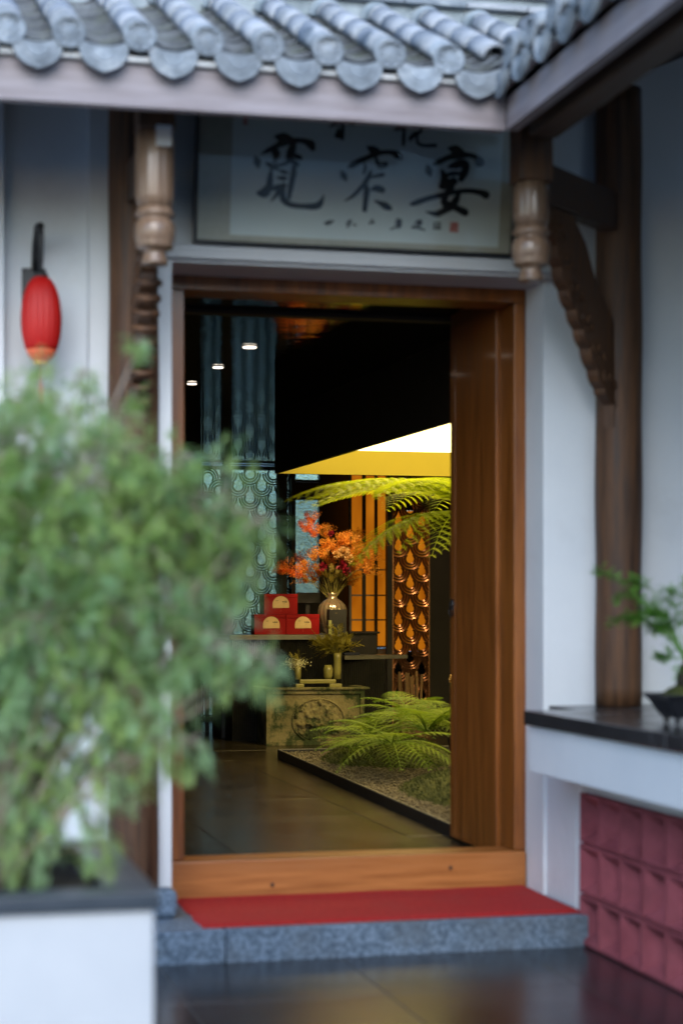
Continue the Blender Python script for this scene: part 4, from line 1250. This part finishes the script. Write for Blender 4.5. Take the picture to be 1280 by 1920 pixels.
# columns
def column(x, y, z0, ztop, par, label):
    mb = MB(); prof = []
    for k in range(34):
        z = z0 + (ztop - z0) * k / 33; prof.append((.084 + .002 * sin(k * .7), z))
    mb.lathe(prof, 0, 0, 28)
    mb.v = [(a + .0025 * noise.noise((a * 20, b * 20, c * 2)), b + .0025 * noise.noise((b * 20, a * 20, c * 2)), c) for a, b, c in mb.v]
    mb.v = [(a + x, b + y, c) for a, b, c in mb.v]
    o = mb.build('column', M['dark_wood'], par, smooth=True); o['label'] = label
    return o
column(-.805, -.30, .105, 3.0, G, 'dark round timber column left of the doorway')
column(.958, -.285, .797, 3.03, RW, 'dark round timber column standing on the black parapet cap')

# hanging turned posts
def pendant(x, y, ztop, par, label, block=True):
    p = [(.010, 2.236), (.040, 2.236), (.043, 2.243), (.040, 2.250), (.036, 2.262), (.034, 2.275), (.040, 2.283), (.056, 2.288), (.060, 2.296), (.058, 2.303), (.062, 2.312),
         (.065, 2.330), (.065, 2.350), (.061, 2.368), (.052, 2.376), (.048, 2.382), (.060, 2.388), (.064, 2.396), (.060, 2.403), (.054, 2.408), (.056, 2.414)]
    mb = MB(); mb.lathe(p, x, y, 32)
    o = mb.build('hanging_post', M['turned_wood'], par, smooth=True); o['label'] = label
    MB().lathe([(.056, 2.415), (.062, 2.45), (.062, ztop - .03), (.058, ztop)], x, y, 48, flute=12, fl=.07).build('fluted_drum', M['turned_wood'], o, smooth=True)
    MB().box(x - .058, x + .058, y - .058, y + .058, ztop + .001, 2.764).build('square_shaft', M['dark_wood'], o, bevel=.006)
    return o
hp = pendant(-.795, -.75, 2.655, G, 'left hanging turned post with beads, fluted drum and pale patch')
MB().box(-.795 - .004, -.795 + .045, -.75 - .0635, -.75 - .052, 2.60, 2.665).build('pale_patch', M['white_paint'], hp)
pendant(.46, -.75, 2.56, RW, 'right hanging turned post below the roof corner')

# carved brackets
def bracket(par, P, C, label):
    """P pendant xy, C column xy"""
    P, C = Vector((*P, 0)), Vector((*C, 0)); L = (C - P).length; d = (C - P).normalized(); nrm = Vector((d.y, -d.x, 0))
    outer = [(.06, 2.50), (.085, 2.44), (.115, 2.38), (.135, 2.31), (.165, 2.24), (.20, 2.18), (.235, 2.12), (.265, 2.06), (.30, 1.99), (.335, 1.93), (.36, 1.90)]
    s0 = L - .085
    k = (s0 - .06) / .36
    o_pts = []
    for i in range(len(outer) - 1):
        (a, z), (a2, z2) = outer[i], outer[i+1]
        for q in range(4):
            t = q / 4
            bu = .012 * abs(sin(pi * (t)))
            o_pts.append((.06 + (a + (a2 - a) * t - .06) * k * 1.12 - bu, z + (z2 - z) * t - bu * .5))
    o_pts.append((s0, 1.88)); o_pts.append((s0, 1.80))
    inner = [(s0 + .02, 1.80), (s0 + .02, 2.16), (s0 - .10 * k, 2.30), (s0 * .62, 2.42), (s0 * .45, 2.50)]
    pts = [P + d * a + Vector((0, 0, z)) - nrm * .022 for a, z in o_pts + inner]
    mb = MB().poly(pts, nrm * .044)
    o = mb.build('carved_bracket', M['dark_wood'], par); o['label'] = label
    # scroll carvings on both faces
    for i in range(13):
        t = i / 12
        a = .10 + (s0 - .02 - .10) * t ** 1.2; z = 2.45 - .56 * t
        c = P + d * (a + .028 * k) + Vector((0, 0, z))
        for s in (-1, 1):
            pp = []
            for q in range(14):
                th = q / 13 * 4.6 * (1 if i % 2 else -1); r = .034 * (1 - q / 16)
                pp.append(c + nrm * s * .024 + d * r * cos(th) + Vector((0, 0, r * sin(th) * 1.1)))
            MB().tube(pp, [.009 - .0005 * q for q in range(14)], 5).build('scroll', M['dark_wood'], o, smooth=True)
    MB().poly([P + d * .055 + Vector((0, 0, 2.505)) - nrm * .035, P + d * (L - .07) + Vector((0, 0, 2.505)) - nrm * .035, P + d * (L - .07) + Vector((0, 0, 2.64)) - nrm * .035, P + d * .055 + Vector((0, 0, 2.64)) - nrm * .035], nrm * .07).build('tie_beam', M['dark_wood_y'], par, bevel=.006)
    return o
bracket(RW, (.46, -.75), (.958, -.285), 'carved scroll bracket between the right hanging post and column')
bl = bracket(G, (-.795, -.75), (-.805, -.30), 'carved bracket seen edge-on behind the left hanging post')
for k in range(9):
    z = 2.20 - k * .045; y = -.62 + k * .028
    MB().tube([(-.84, y - .015, z), (-.80, y - .03, z - .006), (-.76, y - .015, z)], .012, 8).build('carved_rib', M['dark_wood'], bl, smooth=True)

# ================================================================== SIGN BOARD
SG = thing('sign_board', 'framed calligraphy board under glass reading 寬窄宴 above the doorway', 'sign', (0, 0, 0))
LEAN = radians(9)
S0 = Vector((at_y(363, 460, -.28).x, -.268, 2.408)); SX1 = at_y(962, 490, -.28).x
sw = SX1 - S0.x; shh = .56
su = Vector((0, -sin(LEAN), cos(LEAN))); snn = Vector((0, -cos(LEAN), -sin(LEAN)))
SG.location = S0; SG.rotation_euler = (LEAN, 0, 0)
def sp(px, py):
    r = ray(px, py); t = (S0 - CAMLOC).dot(snn) / r.dot(snn); p = CAMLOC + r * t - S0
    return (p.x, p.dot(su))
fr = .012
MB().box(0, fr, -.014, .012, 0, shh).build('frame', M['black_paint'], SG, bevel=.002)
MB().box(sw - fr, sw, -.014, .012, 0, shh).build('frame', M['black_paint'], SG, bevel=.002)
MB().box(fr, sw - fr, -.014, .012, 0, fr).build('frame', M['black_paint'], SG, bevel=.002)
MB().box(fr, sw - fr, -.014, .012, shh - fr, shh).build('frame', M['black_paint'], SG, bevel=.002)
MB().box(fr, sw - fr, .002, .010, fr, shh - fr).build('mount', M['mount'], SG)
pl = sp(431, 440)[0]; pb = sp(600, 448)[1]
MB().box(pl, sw - .055, .0005, .0016, pb, shh - .05).build('paper', M['paper'], SG)
MB().box(fr, sw - fr, -.0095, -.0075, fr, shh - fr).build('glass', M['sign_glass'], SG)
def cat(pts, n=6):
    out = []
    for i in range(len(pts) - 1):
        p0 = pts[max(i-1, 0)]; p1 = pts[i]; p2 = pts[i+1]; p3 = pts[min(i+2, len(pts)-1)]
        for k in range(n):
            t = k / n
            out.append(tuple(.5 * ((2*b) + (-a + c)*t + (2*a - 5*b + 4*c - d)*t*t + (-a + 3*b - 3*c + d)*t**3) for a, b, c, d in zip(p0, p1, p2, p3)))
    out.append(pts[-1]); return out
_zl = [0]
def brush(mb, pts, S=1.0, ox=0.0, oy=0.0, scl=1.0):
    """pts (x, y, width) in crop units"""
    P_ = []
    for (x, y, w) in cat(pts):
        a, b = sp(ox + x / S, oy + y / S); P_.append((a, b, max(.0006, w / S * .00187 * 1.5)))
    _zl[0] += 1
    yv = -.0012 - (_zl[0] % 40) * .00002
    n0 = len(mb.v); n = len(P_)
    for i, (a, b, w) in enumerate(P_):
        a0, b0, _ = P_[max(i-1, 0)]; a1, b1, _ = P_[min(i+1, n-1)]
        tx, tz = a1 - a0, b1 - b0; l = sqrt(tx*tx + tz*tz) or 1; tx /= l; tz /= l
        j = 1 + .10 * noise.noise((a * 140, b * 140, 0))
        mb.v.append((a - tz * w/2 * j, yv, b + tx * w/2 * j)); mb.v.append((a + tz * w/2 * j, yv, b - tx * w/2 * j))
    for i in range(n - 1): mb.f.append((n0 + 2*i, n0 + 2*i + 1, n0 + 2*i + 3, n0 + 2*i + 2))
    for idx, sg_ in ((0, -1), (n-1, 1)):
        a, b, w = P_[idx]; c = len(mb.v); mb.v.append((a, yv, b)); 
        for k in range(9): th = 2*pi*k/8; mb.v.append((a + w/2*cos(th), yv, b + w/2*sin(th)))
        for k in range(8): mb.f.append((c, c+1+k, c+2+k))
ch = []
# kuan
A = [[(430,360,30),(500,375,85),(580,400,80),(640,430,45)], [(262,562,16),(330,530,38),(420,480,42),(520,430,60),(620,410,50),(720,405,40),(800,425,55),(850,460,75),(870,500,50)],
     [(400,500,50),(430,560,70),(430,600,60)], [(640,440,50),(625,500,65),(600,560,62),(580,600,50)], [(590,585,30),(660,590,40),(725,615,38)],
     [(320,680,30),(380,715,48),(450,745,26)], [(560,640,22),(620,650,44),(690,695,34)], [(400,640,14),(450,700,20),(520,690,30),(600,660,22)],
     [(185,600,20),(205,660,66),(215,720,30)], [(372,760,24),(360,860,50),(345,960,60),(290,1030,80),(225,1035,40)], [(650,700,40),(640,800,50),(620,900,48),(600,1000,44),(585,1100,30)],
     [(480,770,22),(510,780,34),(570,795,22)], [(450,850,20),(520,860,40),(560,850,16)], [(390,990,30),(450,965,46),(540,945,30)], [(480,960,30),(440,1050,36),(370,1135,10)],
     [(520,940,40),(505,1040,52),(530,1130,50),(620,1180,44),(760,1195,44),(900,1195,56),(960,1160,50),(1005,1060,10)]]
mb = MB()
for s in A: brush(mb, s, 6.4, 450, 200)
mb.build('character', M['ink'], SG)
# zhai (crop scale 8, origin 620,200)
B = [[(550,600,24),(610,640,80),(690,670,70),(740,700,40)], [(265,905,30),(320,880,60),(430,815,58),(560,760,52),(680,705,60),(800,685,50),(920,690,56),(1000,730,80),(1040,770,50)],
     [(160,970,26),(195,1040,72),(225,1100,26)], [(500,850,20),(515,920,34),(490,1000,30)], [(670,740,30),(690,830,44),(740,890,66),(820,870,60)],
     [(600,950,14),(580,1020,50),(530,1110,56),(470,1190,44),(340,1330,38),(205,1415,12)], [(600,1060,20),(680,1040,36),(780,1020,44)], [(510,1150,40),(535,1250,66),(520,1400,56),(505,1550,50)],
     [(600,1250,20),(680,1225,66),(770,1250,64)], [(660,1410,20),(740,1450,50),(820,1490,72),(885,1525,50)]]
mb = MB()
for s in B: brush(mb, s, 8.0, 620, 200)
mb.build('character', M['ink'], SG)
# yan (crop scale 6.4, origin 740,200)
Cc = [[(650,500,30),(720,520,80),(800,560,60)], [(470,690,30),(530,660,52),(640,610,48),(760,585,60),(880,580,44),(970,610,50),(1010,670,84),(990,700,40)], [(385,700,20),(405,770,62),(425,825,24)],
     [(650,720,30),(720,700,60),(810,680,70),(850,720,64),(830,790,66),(790,870,50)], [(560,770,30),(590,850,66),(580,950,70)], [(620,820,30),(690,805,36),(760,800,30)], [(560,950,60),(640,920,70),(720,900,50)],
     [(700,880,50),(670,960,60),(640,1030,56)], [(195,1170,30),(260,1150,46),(400,1100,44),(560,1060,44),(720,1025,40),(880,1010,42),(1020,1030,50),(1090,1060,70)],
     [(640,1010,50),(600,1080,56),(590,1150,60),(640,1190,70)], [(770,1040,30),(735,1110,60),(690,1180,66),(600,1240,56),(500,1285,50),(375,1262,14)], [(690,1200,50),(760,1230,56),(840,1270,66)]]
mb = MB()
for s in Cc: brush(mb, s, 6.4, 740, 200)
mb.build('character', M['ink'], SG)
# the upper line, partly behind the fascia (gui, yuan)
mb = MB()
for s in [[(-10,295,22),(80,255,40),(170,230,60),(250,235,40)], [(40,235,30),(140,240,40)], [(260,255,24),(310,265,34),(365,270,18)], [(170,240,50),(180,330,36),(170,480,40)], [(120,330,30),(100,440,60)], [(60,430,20),(120,430,60),(175,450,40)], [(110,380,20),(170,385,26)]]:
    brush(mb, s, 8.0, 620, 200)
for s in [[(60,60,30),(170,60,34)], [(115,0,30),(115,130,34)], [(60,130,26),(180,120,26)], [(40,190,26),(240,180,30)]]: brush(mb, s, 8.0, 620, 170)
mb.build('character', M['ink'], SG)
mb = MB()
for s in [[(0,275,26),(70,250,44),(140,235,46),(175,225,26)], [(105,255,24),(105,350,32),(100,455,30)], [(170,380,18),(240,330,40),(290,320,22)], [(180,240,16),(230,250,26)], [(340,230,20),(300,300,30),(230,350,26),(180,410,16)],
          [(265,350,22),(270,430,28),(330,465,26),(420,468,30),(485,465,32)], [(250,250,18),(340,245,22),(380,240,14)]]:
    brush(mb, s, 6.4, 740, 200)
mb.build('character', M['ink'], SG)
# signature line: crop scale 4.414, origin 590,395
mb = MB()
for s in [[(80,105,10),(110,98,22),(155,85,10)], [(100,95,8),(100,120,10)], [(130,85,8),(125,112,10)], [(280,80,8),(300,85,12)], [(290,80,8),(285,110,14),(265,135,10)], [(255,105,6),(280,95,12)], [(320,115,12),(338,120,10)],
          [(470,75,12),(480,85,10)], [(445,105,8),(470,98,12),(490,100,10)], [(455,95,6),(455,110,8)], [(680,70,12),(715,78,8)], [(670,90,10),(712,90,12)], [(690,75,8),(690,140,14)], [(665,110,10),(710,110,14)], [(625,155,8),(660,140,10),(705,128,16)],
          [(840,85,8),(880,82,12)], [(830,100,10),(880,100,14)], [(858,78,8),(858,140,10)], [(840,120,8),(875,118,10)], [(800,140,10),(840,140,12),(905,160,10)], [(815,120,8),(825,140,10)],
          [(985,100,8),(1000,100,8)], [(985,100,6),(985,150,10)], [(985,125,6),(1005,125,8)], [(1018,95,8),(1018,150,10)], [(1015,100,6),(1038,100,8)], [(985,150,8),(1038,148,10)], [(1035,100,6),(1035,148,8)]]:
    brush(mb, s, 4.414, 590, 395)
mb.build('signature', M['ink_thin'], SG)
a = sp(843, 416); b = sp(858, 436)
MB().box(a[0], b[0], -.0022, -.0018, b[1], a[1]).build('red_seal', M['seal'], SG)
a = sp(456, 215); b = sp(464, 234)
MB().box(a[0], b[0], -.0022, -.0018, b[1], a[1]).build('red_seal', M['seal'], SG)

# ================================================================== RED LANTERN
LN = thing('red_lantern', 'red oval wall lantern hanging from a black bracket on the left wall', 'lantern', (at_y(78, 600, -.33).x, -.33, 2.115))
def ell(t0, t1, n=14):
    return [(.0675 * sin(pi * (t0 + (t1 - t0) * k / n)) ** .85 + .0005, -.147 * cos(pi * (t0 + (t1 - t0) * k / n))) for k in range(n + 1)]
MB().lathe(ell(.26, .985, 22), 0, 0, 96, flute=24, fl=.08).build('shade', M['lantern_red'], LN, smooth=True)
MB().lathe(ell(.10, .255, 8), 0, 0, 96, flute=24, fl=.035).build('lower_shade', M['lantern_pale'], LN, smooth=True)
MB().lathe([(.012, -.150), (.024, -.149), (.026, -.143), (.022, -.139)], 0, 0, 20).build('collar', M['lantern_gold'], LN, smooth=True)
tb = MB().tube([(0, 0, -.145), (0.001, 0, -.20), (0, 0, -.215)], .0025, 5).tube([(0, 0, -.215), (0, 0, -.235), (0, 0, -.33)], [.004, .008, .006], 8)
tb.build('tassel', M['tassel'], LN)
MB().lathe([(.022, .140), (.024, .146), (.020, .155)], 0, 0, 20).build('top_cap', M['black_metal'], LN, smooth=True)
MB().box(-.052, .030, .19, .199, -.02, .205).build('back_plate', M['black_metal'], LN, bevel=.003)
MB().tube([(-.006, .19, .20), (-.006, .15, .275), (-.006, .08, .325), (0, .02, .318), (0, 0, .28), (0, 0, .15)], [.014, .014, .013, .012, .010, .004], 10).build('hook_arm', M['black_metal'], LN, smooth=True)

# ================================================================== PARAPET ON THE RIGHT
PR = thing('parapet', 'white parapet with glossy black cap and oxide red pierced blocks at right', 'parapet', (0, 0, 0))
PY0 = -.50
MB().box(.54, .86, -5.0, PY0, .583, .743).build('beam', M['plaster'], PR, bevel=.004)
MB().box(.861, 1.70, -5.0, WF - .001, .68, .741).build('shelf_base', M['white_paint'], PR)
MB().box(.712, .859, PY0 + .001, WF - .001, .0, .741).build('parapet_wall', M['plaster'], PR)
MB().box(.716, .86, -.618, PY0 - .001, .0, .582).build('parapet_wall', M['plaster'], PR)
yj = [PY0 + .012, -1.71, -2.91, -4.11, -5.1]
for k in range(4):
    for (xa_, xb_) in ((.523, 1.12), (1.123, 1.72)):
        MB().box(xa_, xb_, yj[k+1] + .003, yj[k], .745, .795).build('cap_tile', M['cap_slab'], PR, bevel=.005)
for (xa_, xb_) in ((.72, 1.12), (1.123, 1.72)):
    MB().box(xa_, xb_, PY0 + .0145, WF - .001, .745, .795).build('cap_tile', M['cap_slab'], PR, bevel=.004)
bz_, bd = .1735, .095
def block_mesh():
    mb = MB(); w = .1835 - .004; h = bz_ - .005
    b = [(0, 0), (w, 0), (w, h), (0, h)]
    e = .013
    fr_ = [(e, e), (w - e, e), (w - e, h - e), (e, h - e)]
    # inner hole, offset & twisted
    c = (w * .58, h * .52); q = .026
    hole = [(c[0] - q * .45, c[1] - q * 1.3), (c[0] + q * .55, c[1] - q * .8), (c[0] + q * .45, c[1] + q * 1.3), (c[0] - q * .55, c[1] + q * .8)]
    def V(p, d): return (d, -p[0], p[1])
    rings = [[V(p, 0) for p in b], [V(p, 0) for p in fr_], [V(p, .050) for p in hole], [V(p, bd) for p in hole], [V(p, bd) for p in b]]
    for r in rings: mb.v += r
    for i in range(4):
        for k in range(4):
            k2 = (k + 1) % 4; mb.f.append((i*4 + k, (i+1)*4 + k, (i+1)*4 + k2, i*4 + k2))
    for k in range(4):
        k2 = (k + 1) % 4; mb.f.append((16 + k, k, k2, 16 + k2))
    return mb.mesh('breeze_block', M['breeze'])
bme = block_mesh()
def slit_light_mesh():
    w = .1835 - .003; h = bz_ - .003; c = (w * .58, h * .52); q = .026
    hole = [(c[0] - q * .45, c[1] - q * 1.3), (c[0] + q * .55, c[1] - q * .8), (c[0] + q * .45, c[1] + q * 1.3), (c[0] - q * .55, c[1] + q * .8)]
    mb = MB()
    for (k, k2) in ((3, 0), (2, 3)):
        a, b = Vector((.051, -hole[k][0], hole[k][1])), Vector((.051, -hole[k2][0], hole[k2][1]))
        cc = Vector((.051, -c[0], c[1])); ia = (cc - a) * .08; ib = (cc - b) * .08
        mb.poly([a + ia, b + ib, b + ib + Vector((.02, 0, 0)), a + ia + Vector((.02, 0, 0))], (cc - (a + b) / 2) * .10)
    return mb.mesh('slit_light', M['white_paint'])  # pale strips painted in for the daylight showing through the holes
lme = slit_light_mesh()
for j in range(3):
    for i in range(12):
        bo = put('breeze_block', bme, PR, (.680 + rnd(.0012), -.620 - i * .1835, .004 + j * bz_), bevel=.0025)
        put('slit_light', lme, bo)
MB().box(.690, .770, -2.82, -.620, .5245, .582).build('block_topping', M['white_paint'], PR)

# bonsai
bpx = at_z(1283, 1357, .796)
BN = Vector((bpx.x, bpx.y, .797))
PT = thing('bonsai_pot', 'flared black square bonsai pot on small feet at the right edge', 'pot', tuple(BN))
mb = MB()
def sq(r, z): return [(-r, -r, z), (r, -r, z), (r, r, z), (-r, r, z)]
rings = [sq(.052, .018), sq(.062, .03), sq(.088, .075), (sq(.100, .086)), sq(.100, .092), sq(.088, .092), sq(.080, .07)]
for r in rings: mb.v += r
for i in range(len(rings) - 1):
    for k in range(4):
        k2 = (k+1) % 4; mb.f.append((i*4+k, i*4+k2, (i+1)*4+k2, (i+1)*4+k))
mb.f.append((3, 2, 1, 0)); mb.f.append((24, 25, 26, 27))
mb.build('bowl', M['pot_black'], PT, bevel=.003)
for sx in (-1, 1):
    for sy in (-1, 1): MB().box(sx * .042 - .008, sx * .042 + .008, sy * .042 - .008, sy * .042 + .008, 0, .019).build('foot', M['pot_black'], PT, bevel=.002)
mm = MB(); n = 20
random.seed(77)
mm.v.append((0, 0, .118))
for j in range(1, 8):
    for i in range(n):
        a = 2*pi*i/n; t = j/7; mm.v.append((.082*t*cos(a), .082*t*sin(a), .074 + .044*(1-t**2) + .003*noise.noise((cos(a)*3*t, sin(a)*3*t, 1))))
for i in range(n): mm.f.append((0, 1+i, 1+(i+1) % n))
for j in range(6):
    for i in range(n): a = 1+j*n+i; b = 1+j*n+(i+1) % n; mm.f.append((a, a+n, b+n, b))
for k in range(1800):
    a = random.uniform(0, 6.28); t = sqrt(random.random()); p = Vector((.08*t*cos(a), .08*t*sin(a), .074+.044*(1-t*t)))
    d = (Vector((0, 0, 1)) + rvec()*.6)*.006; s = d.cross(rvec()).normalized()*.0012; mm.tri(p-s, p+s, p+d)
mo = mm.build('pot_moss', M['moss']); mo.location = BN; tag(mo, 'mound of bright moss filling the black bonsai pot', 'moss')
AF = thing('asparagus_fern', 'feathery bright green bonsai fern with short brown trunk in the black pot', 'bonsai', (BN.x, BN.y, BN.z + .10))
MB().tube([(-.012, 0, 0), (-.010, 0, .04), (-.006, 0, .07), (.004, 0, .10)], [.019, .016, .014, .010], 10).build('trunk', M['bark'], AF, smooth=True)
random.seed(19)
A0 = Vector((BN.x, BN.y, BN.z + .10)); dpt = (A0 - CAMLOC).dot(FW)
targets = [((1122, 1072), (1175, 1068)), ((1150, 1165), (1215, 1130)), ((1160, 1120), (1215, 1100)), ((1185, 1090), (1230, 1080)), ((1220, 1150), (1240, 1120)), ((1255, 1110), (1262, 1120)),
           ((1290, 1090), (1285, 1110)), ((1330, 1120), (1300, 1110)), ((1225, 1180), (1245, 1150)), ((1350, 1170), (1310, 1130)), ((1205, 1145), (1235, 1120)), ((1235, 1230), (1250, 1225)), ((1180, 1160), (1220, 1140)), ((1380, 1100), (1310, 1090))]
for i, ((tx, ty), (mx_, my_)) in enumerate(targets):
    dd = dpt + rnd(.10)
    e = at_d(tx, ty, dd) - A0; c = at_d(mx_, my_, dpt + (dd - dpt) * .5) - A0; b0 = Vector((.002, 0, .09))
    pts = [(b0 * (1-t)**2 + c * 2*t*(1-t) + e * t*t) for t in [k/16 for k in range(17)]]
    mb = MB().tube(pts, [.0022 - .0001*k for k in range(17)], 5)
    for k in range(5, 17):
        t = k / 16; ax = (pts[k] - pts[k-1]).normalized()
        for q in range(9):
            dr = (ax * .7 + rvec()); dr.z *= .35
            feather(mb, pts[k] + ax*rnd(.008), dr, .044 * (1 - .5*abs(t-.6)), .013, 6, .15, .22)
    mb.build('frond', M['asparagus'], AF)
mb = MB()
for k in range(26): feather(mb, Vector((-.02, 0, .045)) + rvec()*.018, rvec()+Vector((0, 0, .3)), .035, .009, 6, .2, .3)
mb.build('shoot', M['asparagus'], AF)

# ================================================================== FOREGROUND PLANTER AND SHRUB
PL = thing('white_planter', 'large white rectangular planter with black rim in the left foreground', 'planter', (0, 0, 0))
pf = at_d(289, 1672, 3.65); FX, FY = pf.x, pf.y
ZR = pf.z
BK = FY + .84; LFT = FX - 1.3
MB().box(LFT, FX, FY, BK, 0, ZR - .036).build('box_body', M['white_paint'], PL, bevel=.004)
rw = .085
MB().box(LFT - .01, FX + .012, FY - .012, FY + rw, ZR - .035, ZR).build('rim', M['planter_rim'], PL, bevel=.004)
MB().box(LFT - .01, FX + .012, BK - rw, BK + .012, ZR - .035, ZR).build('rim', M['planter_rim'], PL, bevel=.004)
MB().box(FX - rw, FX + .012, FY + rw + .001, BK - rw - .001, ZR - .035, ZR).build('rim', M['planter_rim'], PL, bevel=.004)
MB().box(LFT - .01, LFT + rw, FY + rw + .001, BK - rw - .001, ZR - .035, ZR).build('rim', M['planter_rim'], PL, bevel=.004)
sm = MB(); n = 40
x0, x1, y0, y1 = LFT + rw - .01, FX - rw + .01, FY + rw - .01, BK - rw + .01
for i in range(n+1):
    for j in range(n+1):
        x = x0 + (x1-x0)*i/n; y = y0 + (y1-y0)*j/n; sm.v.append((x, y, ZR - .030 + .012*noise.noise((x*9, y*9, 0)) + .008*noise.noise((x*30, y*30, 0))))
for i in range(n):
    for j in range(n): a = i*(n+1)+j; sm.f.append((a, a+n+1, a+n+2, a+1))
sm.build('soil', M['soil'], PL, smooth=True)

random.seed(42)
base = Vector(((x0 + x1)/2 + .35, (y0+y1)/2, ZR - .02))
SH = thing('feathery_shrub', 'large feathery green shrub growing in the white planter', 'shrub', tuple(base))
lobes = [(0, 850, 3.95, .15, 1), (-110, 930, 4.0, .2, 1), (80, 820, 4.0, .12, 1), (150, 880, 3.9, .15, 1), (255, 925, 3.95, .14, 1), (345, 945, 3.9, .12, 1), (420, 935, 3.9, .085, 1), (480, 975, 3.85, .055, 1),
         (400, 1000, 3.95, .11, 1), (300, 1030, 4.0, .15, 1), (180, 1040, 3.9, .17, 1), (50, 1010, 3.9, .17, 1), (-50, 1100, 4.0, .2, 1), (90, 1160, 3.8, .17, .9), (230, 1140, 3.8, .15, 1), (340, 1110, 3.9, .13, .9),
         (430, 1060, 3.9, .07, .8), (330, 1210, 3.75, .10, .9), (420, 1200, 3.7, .085, 1), (475, 1235, 3.7, .055, 1), (510, 1245, 3.7, .03, .8), (200, 1260, 3.8, .14, .7), (70, 1290, 3.85, .16, .7), (-60, 1300, 3.9, .2, .7), (290, 1320, 3.75, .09, .8), (350, 1385, 3.7, .05, 1), (310, 1400, 3.7, .05, .8),
         (180, 1390, 3.8, .12, .55), (60, 1430, 3.85, .15, .5), (140, 1500, 3.8, .11, .5), (20, 1520, 3.85, .15, .5), (-80, 1420, 3.9, .18, .6), (230, 1420, 3.85, .07, .6), (70, 1580, 3.9, .08, .4),
         (100, 745, 4.1, .045, .4), (60, 735, 4.1, .04, .3), (150, 700, 4.1, .03, .12), (85, 680, 4.1, .025, .1), (160, 740, 4.1, .04, .3), (215, 780, 4.05, .06, .6), (20, 745, 4.1, .06, .6), (230, 840, 4.0, .07, .8), (300, 860, 4.0, .06, .8), (350, 850, 3.95, .035, .7), (180, 1590, 3.8, .03, .5), (265, 640, 4.1, .018, .25), (250, 740, 4.1, .02, .25)]
leafA, leafB = MB(), MB()
brn = MB()
stems = []
for k in range(24):
    a = Vector((random.uniform(-.34, .04), rnd(.20), 0)); 
    stems.append(a)
for (px, py, dd, r, den) in lobes:
    c = at_d(px, py, dd) - base
    s0 = min(stems, key=lambda s: (s.x - c.x * .35) ** 2 + random.random() * .03)
    mid = s0 * .6 + c * .4 + Vector((rnd(.03), rnd(.03), c.z * .12))
    m2 = s0 * .25 + c * .75 + Vector((rnd(.02), rnd(.02), c.z * .06))
    brn.tube([s0, s0 * .85 + mid * .15 + Vector((rnd(.01), rnd(.01), .0)), mid, m2, c], [.007, .006, .0045, .0035, .002], 6)
    nb = int((8 + den * 2800 * r * r) * (.9 if py < 1420 and py > 1340 else (.8 if py >= 1420 else 1)))
    for k in range(nb):
        v = rvec(); q = c + v * r * .35 * random.random()
        d = (v + Vector((0, 0, .35))).normalized(); LL = r * random.uniform(.7, 1.25)
        nn_ = max(4, int(LL / .012)); tw = [q.copy()]
        mbx = leafA if random.random() < (.8 if py < 1050 else .42) else leafB
        for u in range(nn_):
            d = (d + Vector((0, 0, -1.5 / nn_)) + rvec() * .12).normalized(); q = q + d * (LL / nn_); tw.append(q.copy())
            if u > 0 or r < .05:
                feather(mbx, q, d + rvec() * .75, random.uniform(.035, .075) * (1 - .35 * u / nn_), random.uniform(.010, .016), 8, .5, .20)
        if k % 2 == 0: brn.tube([tw[0], tw[len(tw)//2], tw[-1]], [.002, .0014, .0008], 4)
    for k in range(4):
        e = c + rvec() * r * .8
        brn.tube([c, (c + e) / 2 + rvec() * .01, e], [.0025, .002, .001], 4)
# bare twigs in the lower part
for k in range(230):
    s0 = Vector((random.uniform(-.42, .02), rnd(.24), 0)); e = s0 + Vector((rnd(.12), rnd(.14), random.uniform(.2, .55)))
    brn.tube([s0, (s0 + e) / 2 + Vector((rnd(.02), rnd(.02), 0)), e], [.004, .003, .0012], 5)
    for q in range(6):
        feather(leafB if q % 2 else leafA, s0 + (e - s0) * random.uniform(.35, 1), Vector((rnd(1), rnd(1), rnd(.8))), .06, .012, 7, .5, .2)
brn.build('branches', M['stem'], SH, smooth=True)
leafA.build('foliage', M['shrub_leaf'], SH)
leafB.build('foliage', M['shrub_leaf_blue'], SH)['label'] = 'bluer green foliage low on the shrub'

# ================================================================== OPPOSITE SIDE OF THE COURTYARD (seen in reflections)
OP = thing('opposite_house', 'white house with grey tiled roof across the courtyard, seen mirrored in the sign glass', 'building', (0, 0, 0))
MB().box(-7, 7, -17.2, -17.0, 0, 3.2).build('wall', M['plaster'], OP)
ro = MB()
nn = 60
for i in range(nn):
    x = -7 + 14 * i / nn
    ro.tube([(x, -15.8, 2.9), (x, -18.5, 4.3)], .06, 6)
ro.poly([Vector((-7.2, -15.8, 2.85)), Vector((-7.2, -18.5, 4.25)), Vector((-7.2, -18.5, 4.15)), Vector((-7.2, -15.8, 2.75))], (14.4, 0, 0))
ro.build('roof', M['tile'], OP)

# accent spot lamps (lit lamps of the room, the trough's one added)
spot((VTOP.x - .25, VTOP.y - 1.1, CEIL - .02), (VTOP.x, VTOP.y, VTOP.z + .15), 48, (1.0, .66, .34), 34, .6)
spot((xc, YC - .9, CEIL - .02), (xc, YC + .2, ZC + .12), 9, (1.0, .72, .45), 36, .7)
spot((Xs(760), YS - .9, CEIL - .02), (Xs(770), YS, 1.2), 7, (1.0, .68, .35), 60, .8)
spot((TM.x + .35, TM.y - .9, CEIL - .02), (TM.x + .35, TM.y, .75), 12, (1.0, .80, .16), 48, .8)  # yellow spot added to brighten the trough, no fixture there
print('objects', len(bpy.data.objects), 'tris', sum(len(m.polygons) for m in bpy.data.meshes))
